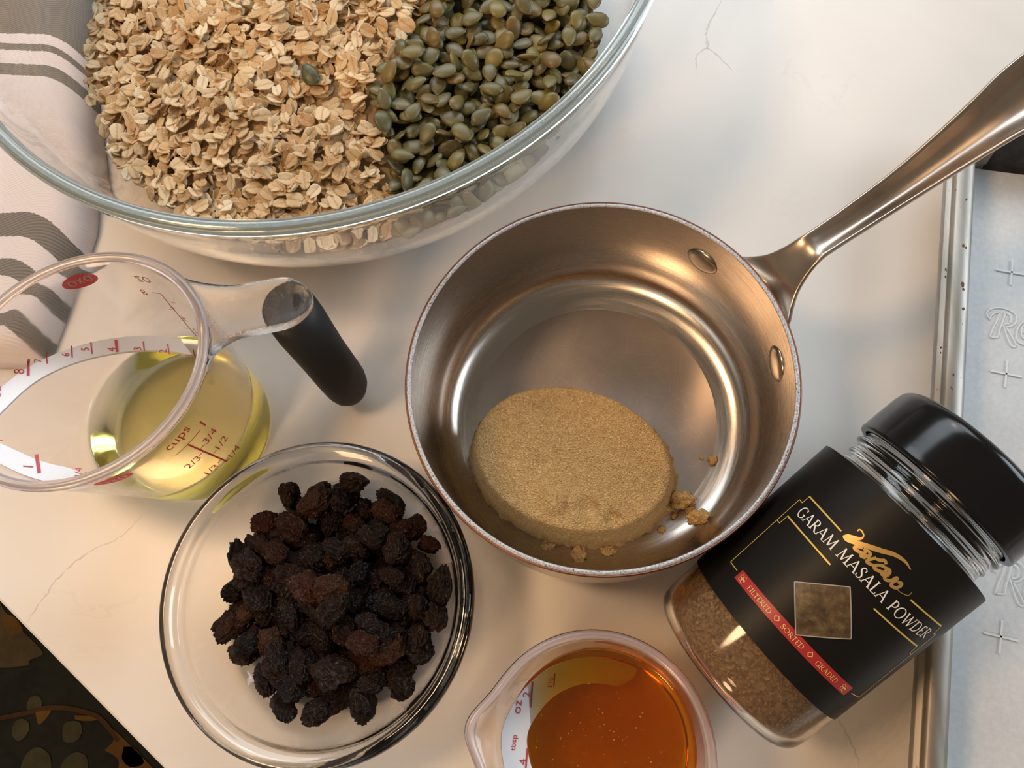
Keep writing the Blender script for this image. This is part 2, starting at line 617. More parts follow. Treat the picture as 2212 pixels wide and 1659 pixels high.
# ------------------------------------------------------------------ setting: floor, rug, counter
def build_setting():
    z = -.92
    o = obj('floor', [(-3, -3, z), (3, -3, z), (3, 3, z), (-3, 3, z)], [(0, 1, 2, 3)], MAT['floor'], None, False)
    tag(o, kind='structure')
    rug = empty('rug', (-.85, 0, z), 'dark green black floral rug on the floor below the counter edge', 'rug')
    o = obj('pile', [(-2.2, -1.2, z), (.1, -1.2, z), (.1, .9, z), (-2.2, .9, z), (-2.2, -1.2, -.902), (.1, -1.2, -.902), (.1, .9, -.902), (-2.2, .9, -.902)],
            [(0, 1, 5, 4), (1, 2, 6, 5), (2, 3, 7, 6), (3, 0, 4, 7), (4, 5, 6, 7)], MAT['rug'], rug, False)
    zz = -.900

    def poly(pts, mat, lab):
        P = spline2d(list(pts) + [pts[0]], 5)[:-1]
        n = len(P)
        o = obj('woven_motif', [(x, y, zz) for x, y in P] + [(x, y, -.9021) for x, y in P], [tuple(range(n))] + [(i, (i + 1) % n, n + (i + 1) % n, n + i) for i in range(n)], MAT[mat], rug, False)
        o['label'] = lab
    poly([(-.934, .055), (-.924, .042), (-.89, .013), (-.849, -.019), (-.851, -.028), (-.865, -.033), (-.866, -.041), (-.882, -.043), (-.907, -.045), (-.938, -.037), (-.962, .071)], 'rug_tan', 'tan flower petal woven in the rug')
    zz = -.8995
    poly([(-.926, .037), (-.905, .032), (-.886, .011), (-.899, .004), (-.915, .012)], 'rug_gold', 'gold flower heart woven in the rug')
    zz = -.900
    poly([(-.842, -.109), (-.816, -.106), (-.831, -.128)], 'rug_gold', 'small gold leaf on the vine')
    poly([(-.777, -.114), (-.736, -.116), (-.746, -.122), (-.772, -.121)], 'rug_gold', 'slim gold leaf on the vine')
    poly([(-.72, -.163), (-.708, -.15), (-.714, -.134), (-.698, -.143), (-.64, -.187), (-.627, -.2), (-.687, -.201), (-.696, -.176)], 'rug_gold', 'large gold leaf by the counter edge')
    poly([(-.69, -.158), (-.672, -.160), (-.655, -.180), (-.675, -.186), (-.69, -.175)], 'rug_brown', 'brown centre of the gold leaf')
    for (x, y), r in (((-.861, -.135), .016), ((-.777, -.137), .017), ((-.845, -.098), .013), ((-.827, -.187), .026), ((-.764, -.189), .022)):
        poly([(x + r * math.cos(a) * random.uniform(.85, 1.1), y + r * math.sin(a) * random.uniform(.85, 1.1)) for a in np.linspace(0, 2 * math.pi, 9)[:-1]], 'rug_sage', 'sage berry woven in the rug')
    v = spline2d([(-.95, -.13), (-.912, -.122), (-.853, -.111), (-.832, -.105), (-.794, -.104), (-.755, -.111), (-.731, -.121), (-.70, -.15)], 6)
    V, F = ribbon2d(v, .007)
    o = obj('woven_vine', [(x, y, zz + .0002) for x, y in V], F, MAT['rug_brown'], rug, False)
    # counter slab
    e0 = np.array([-.2669, .0156])
    d = np.array([.0883, -.0690])
    P = [e0 - d * 8, e0 + d * 7, np.array([1.1, e0[1] - .069 * 7]), np.array([1.1, 1.3]), np.array([(e0 - d * 8)[0], 1.3])]
    n = len(P)
    bmn = bmesh.new()
    top = [bmn.verts.new((*p, 0)) for p in P]
    bot = [bmn.verts.new((*p, -.03)) for p in P]
    bmn.faces.new(top)
    bmn.faces.new(bot[::-1])
    for i in range(n):
        bmn.faces.new((top[i], bot[i], bot[(i + 1) % n], top[(i + 1) % n]))
    bmesh.ops.recalc_face_normals(bmn, faces=bmn.faces)
    bmesh.ops.bevel(bmn, geom=[e for e in bmn.edges if all(v.co.z > -.001 for v in e.verts)], offset=.0015, segments=2, affect='EDGES', profile=.5)
    me = bpy.data.meshes.new('countertop')
    bmn.to_mesh(me)
    bmn.free()
    me.materials.append(MAT['counter'])
    ct = bpy.data.objects.new('countertop', me)
    COL.objects.link(ct)
    tag(ct, 'white marble look countertop slab with thin grey veins under everything', 'countertop')
    for pts, wd in (([(.091, .341), (.085, .329), (.081, .318), (.081, .31), (.075, .305), (.0735, .293)], .0011), ([(.081, .31), (.088, .301), (.093, .294)], .0006),
                    ([(-.204, .056), (-.214, .045), (-.23, .037), (-.241, .026), (-.246, .018), (-.252, .007)], .0007),
                    ([(.107, -.03), (.112, -.04), (.114, -.047), (.115, -.055)], .0007)):
        P = spline2d(pts, 8)
        P = P + RNG.normal(0, .00035, P.shape)
        V, F = ribbon2d(P, np.abs(RNG.normal(wd, wd * .4, len(P))) * np.sin(np.linspace(.3, 2.9, len(P))))
        obj('vein', [(x, y, .00006) for x, y in V], F, MAT['vein'], ct, False)


build_setting()

# ------------------------------------------------------------------ big glass mixing bowl
BC = np.array([-.1163, .3158])
B_OUT = [(0, .0), (.090, .0), (.105, .0035), (.1225, .0115), (.1380, .0225), (.1495, .0345), (.1570, .0475), (.1615, .0625), (.1640, .0775), (.1660, .0885), (.1668, .0935)]
B_LIP = [(.1675, .0965), (.1681, .0992), (.1678, .1008), (.1668, .1014), (.1642, .1012), (.1630, .1004), (.1622, .0990)]
B_IN = [(.1618, .0960), (.1608, .0885), (.1586, .0775), (.1560, .0625), (.1515, .0475), (.1437, .0345), (.1320, .0225), (.1165, .0125), (.098, .0075), (.085, .0055), (0, .0055)]


def inner_r(z):
    zs = [p[1] for p in B_IN[:-1]][::-1]
    rs = [p[0] for p in B_IN[:-1]][::-1]
    return float(np.interp(z, zs, rs))


def build_bowl():
    prof = smooth_prof(B_OUT + B_LIP + B_IN, 2)
    V, F = lathe(prof, *BC, n=160, closed=False)
    o = obj('mixing_bowl', V, F, MAT['bowl_glass'])
    o.location.z += .0003
    V, F = lathe(smooth_prof([(.1615, .0985), (.1620, .1006), (.1640, .1022), (.1665, .1022), (.1684, .1010), (.1688, .0992), (.1682, .0972), (.1615, .0985)], 2)[:-1], *BC, n=200, closed=True)
    r = obj('lip_brightening_ring', V, F, MAT['lip_brightener'], o)  # extra ring over the lip, pale to lighten the dark glass edge
    r['label'] = 'pale teal rim ring added over the glass lip to brighten it'
    tag(o, 'large clear glass mixing bowl holding rolled oats and pumpkin seeds', 'bowl')


build_bowl()


def heap(x, y):
    rho = math.hypot(x - BC[0], y - BC[1]) / .138
    n = noise.noise(Vector((x * 28, y * 28, 3.1))) * .004 + noise.noise(Vector((x * 70, y * 70, 9.1))) * .0015
    return .031 + .020 * max(0, 1 - rho * rho) + n * max(0.0, min(1.0, (1.02 - rho) * 6))


BORDER = [(.50, -.0640), (.3049, -.0703), (.2824, -.0752), (.2642, -.0928), (.2373, -.0913), (.1971, -.0836), (.10, -.075)]  # (y, x)


def border_x(y):
    ys = [b[0] for b in BORDER][::-1]
    xs = [b[1] for b in BORDER][::-1]
    return float(np.interp(y, ys, xs)) + .0035 * noise.noise(Vector((y * 60, 0, 5)))


def project(p):
    c = CR.T @ (np.asarray(p) - np.array([0, 0, CAMZ]))
    return 1106 + FPX * c[0] / -c[2], 829.5 - FPX * c[1] / -c[2]


def flake_mesh(rng, seg=14):
    """one rolled oat: thin cupped ragged oval, half length 1, with uv = local xy"""
    el = rng.uniform(.62, .85)
    ph = rng.uniform(0, 6.28, 4)
    amp = rng.uniform(.02, .09, 4)
    cup = rng.uniform(-.15, .32)
    curl = rng.uniform(-.15, .25)
    notch = rng.random() < .35
    V = [(0, 0, 0)]
    UV = [(0, 0)]
    for fr in (.45, .8, 1.0):
        for i in range(seg):
            a = 2 * math.pi * i / seg
            r = fr * (1 + (fr ** 2) * sum(amp[k] * math.sin((k + 2) * a + ph[k]) for k in range(4)))
            if notch and i == 0: r *= (1 - .35 * fr)
            x, y = r * math.cos(a), r * math.sin(a) * el
            crease = -.10 * math.exp(-(y / .12) ** 2)
            z = cup * (x * x * .5 + y * y) + curl * x * y + crease + .05 * math.sin(3 * x + ph[0]) * math.cos(4 * y + ph[1])
            V.append((x, y, z))
            UV.append((x, y))
    n = len(V)
    F = [(0, 1 + i, 1 + (i + 1) % seg) for i in range(seg)]
    for j in range(2):
        for i in range(seg):
            a, b = 1 + j * seg + i, 1 + j * seg + (i + 1) % seg
            F.append((a, a + seg, b + seg, b))
    V.append((0, 0, -.22))
    UV.append((0, .5))
    low = n + 1
    for i in range(seg):
        x, y, z = V[1 + 2 * seg + i]
        V.append((x * .93, y * .93, z - .16))
        UV.append((x, y))
    for i in range(seg):
        i2 = (i + 1) % seg
        F.append((1 + 2 * seg + i, low + i, low + i2, 1 + 2 * seg + i2))
        F.append((n, low + i2, low + i))
    return np.array(V), F, np.array(UV)


def seed_mesh(rng, nu=12, nv=7):
    """pumpkin seed: flattened teardrop along x, half length 1"""
    V = []
    UV = []
    F = []
    wd = rng.uniform(.60, .76)
    th = rng.uniform(.22, .30)
    bend = rng.uniform(-.10, .10)
    for j in range(nv + 1):
        u = -math.cos(math.pi * j / nv)
        prof = math.sqrt(max(0, 1 - u * u)) * (1 - .20 * u - .12 * u * u * (u > 0))
        for i in range(nu):
            a = 2 * math.pi * i / nu
            y = prof * wd * math.cos(a)
            sa = math.sin(a)
            z = prof * th * math.copysign(abs(sa) ** 1.25, sa) + bend * u * u - .04 * math.exp(-(y / .08) ** 2) * (sa > .3) * prof
            V.append((u, y, z))
            UV.append((u, y))
    for j in range(nv):
        for i in range(nu):
            a, b = j * nu + i, j * nu + (i + 1) % nu
            F.append((a, b, b + nu, a + nu))
    return np.array(V), F, np.array(UV)


def uv_mesh(name, V, F, UV, mat):
    me = make_mesh(name, V, F, True)
    ul = me.uv_layers.new(name='UVMap')
    li = np.zeros(len(me.loops), int)
    me.loops.foreach_get('vertex_index', li)
    ul.data.foreach_set('uv', UV[li].ravel())
    me.materials.append(mat)
    return me


def rot_matrix(rng, tilt):
    az = rng.uniform(0, 2 * math.pi)
    ax = rng.uniform(0, 2 * math.pi)
    return Matrix.Rotation(tilt, 3, Vector((math.cos(ax), math.sin(ax), 0))) @ Matrix.Rotation(az, 3, 'Z')


def mass(name, items, variants, mat, base, base_mat, label, cat):
    """items: list of (variant, matrix3, scale, position, tone): one stuff mesh with its mound beneath"""
    Vs, Fs, UVs, tones, mi = [], [], [], [], []
    k = 0
    for v, R3, s, p, tone in items:
        V, F, UV = variants[v]
        Rm = np.array(R3) * s
        Vs.append(V @ Rm.T + np.array(p))
        Fs.extend([tuple(i + k for i in f) for f in F])
        UVs.append(UV)
        tones.append(np.tile(np.array([*tone, 1.0]), (len(V), 1)))
        mi.extend([0] * len(F))
        k += len(V)
    bv, bf = base
    Vs.append(np.array(bv))
    Fs.extend([tuple(i + k for i in f) for f in bf])
    UVs.append(np.full((len(bv), 2), .4))
    tones.append(np.tile(np.array([*items[0][4], 1.0]), (len(bv), 1)))
    mi.extend([1] * len(bf))
    V = np.concatenate(Vs)
    me = uv_mesh(name, V, Fs, np.concatenate(UVs), mat)
    me.materials.append(base_mat)
    me.polygons.foreach_set('material_index', mi)
    ca = me.color_attributes.new('tone', 'FLOAT_COLOR', 'POINT')
    ca.data.foreach_set('color', np.concatenate(tones).ravel())
    me.update()
    o = bpy.data.objects.new(name, me)
    COL.objects.link(o)
    tag(o, label, cat, kind='stuff')
    return o


def mound(side, drop):
    """closed mound under the flakes: side -1 oats, +1 seeds"""
    N, Mr = 72, 16
    V, F = [], []
    top = {}
    for j in range(Mr + 1):
        for i in range(N):
            a = 2 * math.pi * i / N
            rho = j / Mr
            rr = .1285 * rho
            x, y = BC[0] + rr * math.cos(a), BC[1] + rr * math.sin(a)
            V.append((x, y, max(heap(x, y) - drop - .003 * (rho > .9), .012)))
    for j in range(Mr):
        for i in range(N):
            a, b = j * N + i, j * N + (i + 1) % N
            q = (a, b, b + N, a + N)
            cx = sum(V[k][0] for k in q) / 4
            cyy = sum(V[k][1] for k in q) / 4
            if (cx - border_x(cyy)) * side > -.004:
                F.append(q)
    # skirt down along the wall
    k = len(V)
    for z, r in ((.0215, .1160), (.012, .1020), (.007, .086)):
        for i in range(N):
            a = 2 * math.pi * i / N
            V.append((BC[0] + r * math.cos(a), BC[1] + r * math.sin(a), z))
    rows = [Mr * N, k, k + N, k + 2 * N]
    for r0, r1 in zip(rows[:-1], rows[1:]):
        for i in range(N):
            q = (r0 + i, r0 + (i + 1) % N, r1 + (i + 1) % N, r1 + i)
            cx = sum(V[m][0] for m in q) / 4
            cyy = sum(V[m][1] for m in q) / 4
            if (cx - border_x(cyy)) * side > -.004:
                F.append(q)
    used = sorted({i for f in F for i in f})
    mp = {u: i for i, u in enumerate(used)}
    return [V[u] for u in used], [tuple(mp[i] for i in f) for f in F]


OAT_TONES = [('cream', (.70, .56, .37)), ('cream', (.66, .50, .31)), ('golden', (.60, .42, .225)), ('golden', (.57, .40, .22)), ('tan', (.47, .29, .135)), ('chalky', (.76, .66, .50))]
SEED_TONES = [('dark olive', (.080, .074, .026)), ('moss green', (.125, .118, .040)), ('grey green', (.112, .112, .058)), ('brown olive', (.135, .098, .030)), ('yellow green', (.165, .142, .038)), ('moss green', (.105, .100, .034))]


def clock(dx, dy, names):
    a = math.degrees(math.atan2(dy, dx)) % 360
    return names[int((a + 360 / len(names) / 2) % 360 / (360 / len(names)))]


def build_contents():
    rng = np.random.default_rng(11)
    ov = [flake_mesh(rng) for _ in range(16)]
    sv = [seed_mesh(rng) for _ in range(8)]
    omesh = [uv_mesh('oat_flake', *v, MAT['oat']) for v in ov]
    smesh = [uv_mesh('pumpkin_seed', *v, MAT['seed']) for v in sv]
    shape = lambda v: 'long' if np.ptp(v[0][:, 1]) < 1.42 else 'round'
    # ---- oats: candidates in layers, the top ones become objects
    cand = []
    for layer, (n, dz, tilt) in enumerate(((1500, -.0045, .5), (1300, -.0018, .55), (950, .0005, .45))):
        k = 0
        while k < n:
            a = rng.uniform(0, 2 * math.pi)
            r = (.1385 + .0075 * max(0, -math.cos(a)) ** 1.5) * math.sqrt(rng.random())
            x, y = BC[0] + r * math.cos(a), BC[1] + r * math.sin(a)
            if x > border_x(y) + rng.normal(0, .0025): continue
            h = heap(x, y)
            u, v_ = project((x, y, h))
            k += .8
            if v_ < -120 or u < -60: continue
            if layer == 2 and v_ < -10: continue
            k += .2
            s = rng.uniform(.0036, .0049)
            z = h + dz + rng.normal(0, .0008)
            lim = inner_r(z) - .0035
            if r > lim: 
                x, y = BC[0] + (x - BC[0]) * lim / r, BC[1] + (y - BC[1]) * lim / r
            tl = abs(rng.normal(0, tilt))
            tl = min(tl, 1.35)
            ti = rng.choice(len(OAT_TONES), p=[.26, .24, .18, .12, .08, .12])
            tone = np.array(OAT_TONES[ti][1]) * np.array([1.05, 1.0, .90]) * rng.uniform(.92, 1.1)
            cand.append((layer, int(rng.integers(len(ov))), rot_matrix(rng, tl), s, (x, y, z), tone, OAT_TONES[ti][0], tl, (u, v_)))
    tops = [c for c in cand if c[0] == 2 and 0 < c[8][0] < 1300 and 0 < c[8][1] < 520]
    tops.sort(key=lambda c: -(c[8][1] * 1.0 + c[3] * 4e4 - c[7] * 90))
    single = tops[:300]
    sid = {id(c) for c in single}
    rest = [c for c in cand if id(c) not in sid]
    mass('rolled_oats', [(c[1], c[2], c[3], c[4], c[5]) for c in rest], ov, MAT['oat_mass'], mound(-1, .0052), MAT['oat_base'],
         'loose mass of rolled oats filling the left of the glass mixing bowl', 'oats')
    for c in single:
        _, v, R3, s, p, tone, tn, tl, (u, vv) = c
        o = bpy.data.objects.new('oat_flake', omesh[v])
        COL.objects.link(o)
        m = Matrix(R3).to_4x4() @ Matrix.Scale(s, 4)
        m.translation = Vector(p)
        o.matrix_world = m
        o.color = (*tone, 1)
        db = border_x(p[1]) - p[0]
        rr = math.hypot(p[0] - BC[0], p[1] - BC[1])
        pose = 'edgewise' if tl > .7 else ('tilted' if tl > .3 else 'flat')
        if db < .012: where = 'bordering the seeds ' + ('near the front rim' if p[1] < .215 else ('below stray seed' if p[1] < .245 else 'right of stray seed'))
        elif math.hypot(p[0] + .1225, p[1] - .262) < .018: where = ('left of' if p[0] < -.1225 else 'just below') + ' the stray pumpkin seed'
        elif rr > .118: where = ('by the wall at the towel stripes' if p[1] > .29 else 'by the wall at the plain towel') if p[0] < -.215 else ('by the wall towards the oil cup' if p[0] < -.165 else 'by the wall under the front rim')
        else: where = ('in left of heap ' if p[0] < -.172 else ('in heap middle ' if p[0] < -.135 else 'in right of heap ')) + ('near the front rim' if p[1] < .212 else ('short of stray seed' if p[1] < .240 else ('level with stray seed' if p[1] < .272 else 'behind stray seed')))
        tag(o, f'{"large" if s > .00425 else "small"} {tn} {shape(ov[v])} oat flake {pose} {where}', 'oat flake', 'oat flakes on top of the heap')
    # ---- pumpkin seeds
    items = []
    pts = []
    for layer, (n, dz, tilt, dmin) in enumerate(((230, -.004, .4, .0060), (225, .0002, .42, .0068), (72, .0040, .42, .0108))):
        k = 0
        tries = 0
        lay = []
        while k < n and tries < 20000:
            tries += 1
            a, r = rng.uniform(0, 2 * math.pi), .139 * math.sqrt(rng.random())
            x, y = BC[0] + r * math.cos(a), BC[1] + r * math.sin(a)
            if x < border_x(y) + .002 + (.004 if layer == 2 else 0): continue
            h = heap(x, y)
            u, v_ = project((x, y, h))
            if v_ < -110 or u > 1500: continue
            if any((x - q[0]) ** 2 + (y - q[1]) ** 2 < dmin * dmin for q in lay): continue
            s = rng.uniform(.0052, .0064)
            z = h + dz + rng.normal(0, .0008)
            lim = inner_r(z) - .0055
            if r > lim:
                x, y = BC[0] + (x - BC[0]) * lim / r, BC[1] + (y - BC[1]) * lim / r
            lay.append((x, y))
            tl = min(abs(rng.normal(0, tilt)), 1.25)
            ti = rng.integers(len(SEED_TONES))
            tone = np.array(SEED_TONES[ti][1]) * np.array([1.22, 1.12, 1.0]) * rng.uniform(.85, 1.12)
            items.append((layer, int(rng.integers(len(sv))), rot_matrix(rng, tl), s, (x, y, z), tone, SEED_TONES[ti][0], tl, (u, v_)))
            k += 1
    ind = sorted([c for c in items if c[0] > 0], key=lambda c: -c[8][1])[:299]
    iid = {id(c) for c in ind}
    rest = [c for c in items if id(c) not in iid]
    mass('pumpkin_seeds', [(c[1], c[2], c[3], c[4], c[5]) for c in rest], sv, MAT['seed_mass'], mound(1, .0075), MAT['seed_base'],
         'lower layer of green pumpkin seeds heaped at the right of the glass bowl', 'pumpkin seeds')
    ind.append((3, 0, Matrix.Rotation(.25, 3, 'X') @ Matrix.Rotation(R_(118), 3, 'Z'), .0063, (-.1225, .2622, heap(-.1225, .2622) + .0035), np.array((.062, .064, .027)), 'dark olive', 0, (668, 158)))
    for c in ind:
        lay, v, R3, s, p, tone, tn, tl, (u, vv) = c
        o = bpy.data.objects.new('pumpkin_seed', smesh[v])
        COL.objects.link(o)
        m = Matrix(R3).to_4x4() @ Matrix.Scale(s, 4)
        m.translation = Vector(p)
        o.matrix_world = m
        o.color = (*tone, 1)
        if lay == 3:
            tag(o, 'single stray dark green pumpkin seed lying alone among the pale oats', 'pumpkin seed', 'stray pumpkin seed')
            continue
        db = p[0] - border_x(p[1])
        rr = math.hypot(p[0] - BC[0], p[1] - BC[1])
        pose = 'edgewise' if tl > .7 else ('tilted' if tl > .3 else 'flat')
        depth = 'near the front rim' if p[1] < .215 else ('short of stray seed' if p[1] < .245 else ('level with stray seed' if p[1] < .275 else ('behind stray seed' if p[1] < .30 else 'at the far side')))
        if db < .012: where = 'bordering the oats ' + depth
        elif rr > .115: where = 'by the right wall ' + depth
        else: where = ('atop the heap ' if lay == 2 else 'within the heap ') + depth
        tag(o, f'{tn} {"plump" if s > .0059 else "small"} pumpkin seed {pose} {where}', 'pumpkin seed', 'pumpkin seeds in the mixing bowl')


build_contents()

# ------------------------------------------------------------------ raisins in a small glass dish
DC = np.array([-.1054, .0157])


def build_raisins():
    outp = [(0, 0), (.040, 0), (.047, .001), (.054, .006), (.0595, .014), (.0618, .023), (.0624, .0280)]
    lip = [(.0648, .0296), (.0657, .0326), (.0655, .0356), (.0636, .0374), (.0610, .0372), (.0592, .0350)]
    inn = [(.0572, .0300), (.0558, .0230), (.0532, .0150), (.0488, .0085), (.0440, .0058), (.0415, .0056), (.0405, .0048), (0, .0048)]
    V, F = lathe(smooth_prof(outp + lip + inn, 2), *DC, n=128, closed=False)
    o = obj('prep_dish', V, F, MAT['dish_glass'])
    o.location.z += .0003
    tag(o, 'small round clear glass prep dish full of dark raisins', 'dish')
    ir = [(0, .0050), (.0405, .0056), (.0500, .0085), (.0545, .0150), (.0570, .0230)]
    floor_z = lambda r: float(np.interp(r, [p[0] for p in ir], [p[1] for p in ir]))
    rng = np.random.default_rng(5)
    meshes = []
    for k in range(12):
        bm = bmesh.new()
        bmesh.ops.create_icosphere(bm, subdivisions=5, radius=1)
        ly, lz = rng.uniform(.62, .82), rng.uniform(.48, .68)
        off = Vector(rng.uniform(0, 50, 3).tolist())
        bend = rng.uniform(-.18, .18)
        for v in bm.verts:
            p = v.co.copy()
            wob = noise.noise(p * 1.6 + off) * .55
            q = Vector((p.x * 1.0 + wob, p.y * 1.9 + wob, p.z * 1.9)) + off
            rid = max(0.0, 1 - abs(noise.noise(q * 1.35)) * 3.2)
            rid2 = max(0.0, 1 - abs(noise.noise(q * 3.1 + Vector((9, 3, 1)))) * 3.0)
            big = noise.noise(p * 1.25 + off)
            d = .86 + .26 * big + .24 * rid ** 1.6 + .09 * rid2 ** 1.4
            v.co = Vector((p.x * d * (1 - .06 * p.x), p.y * d * ly, p.z * d * lz + bend * p.x * p.x))
        me = bpy.data.meshes.new('raisin')
        bm.to_mesh(me)
        bm.free()
        me.polygons.foreach_set('use_smooth', [True] * len(me.polygons))
        me.materials.append(MAT['raisin'])
        meshes.append(me)
    tones = [('near black', (.010, .0050, .0030)), ('near black', (.014, .0062, .0036)), ('dark brown', (.026, .0095, .0042)), ('dark brown', (.032, .011, .0045)), ('reddish brown', (.070, .016, .005)), ('amber brown', (.100, .030, .006))]
    C = DC + np.array([.0005, .0025])
    placed = []
    tgt = []
    for ring, n in ((.0480, 19), (.0385, 21), (.0270, 17), (.0160, 11), (.005, 4), (.0400, 17), (.0300, 16), (.0200, 12), (.0090, 6), (.0300, 11), (.018, 8), (.006, 3)):
        a0 = rng.uniform(0, 6.28)
        for i in range(n):
            tgt.append((ring + rng.normal(0, .0024), a0 + 2 * math.pi * (i + rng.uniform(-.25, .25)) / n))
    names12 = ['facing the spice jar', 'facing the brown sugar', 'facing the far pan rim', 'facing the black grip', 'facing the oil', 'facing the cup lip', 'facing the counter edge', 'facing the rug', 'facing the rug corner', 'facing the near edge', 'facing the honey lip', 'facing the honey']
    for i, (r, a) in enumerate(tgt):
        r = min(abs(r), .0500)
        x, y = C[0] + r * math.cos(a), C[1] + r * math.sin(a) * 1.02
        L = rng.uniform(.0060, .0086)
        rad = L * .58
        z = floor_z(math.hypot(x - DC[0], y - DC[1])) + L * .48
        for qx, qy, qz, qr in placed:
            d2 = (x - qx) ** 2 + (y - qy) ** 2
            rs = (rad + qr) * .80
            if d2 < rs * rs: z = max(z, qz + math.sqrt(rs * rs - d2) * .78)
        placed.append((x, y, z, rad))
        ti = rng.choice(6, p=[.22, .2, .22, .16, .12, .08])
        if r > .043: ti = rng.choice(6, p=[.1, .12, .2, .2, .22, .16])
        o = bpy.data.objects.new('raisin', meshes[i % len(meshes)])
        COL.objects.link(o)
        tl = min(abs(rng.normal(0, .5)), 1.3)
        m = Matrix(rot_matrix(rng, tl)).to_4x4() @ Matrix.Scale(L, 4)
        m.translation = Vector((x, y, z))
        o.matrix_world = m
        t = np.array(tones[ti][1]) * rng.uniform(.35, .7)
        o.color = (*t, 1)
        zone = 'on the heap edge' if r > .041 else ('low on the heap' if r > .033 else ('partway up the heap' if r > .020 else 'atop the heap'))
        pose = 'upended' if tl > .8 else ('tilted' if tl > .35 else 'flat')
        tag(o, f'{"large" if L > .0071 else "small"} {tones[ti][0]} {pose} raisin {zone} {clock(x - C[0], y - C[1], names12)}', 'raisin', 'raisins in the glass dish')


build_raisins()

# ------------------------------------------------------------------ saucepan with sugar
PC = np.array([.0122, .0972])
PZ = .070
HAZ = R_(29.2)


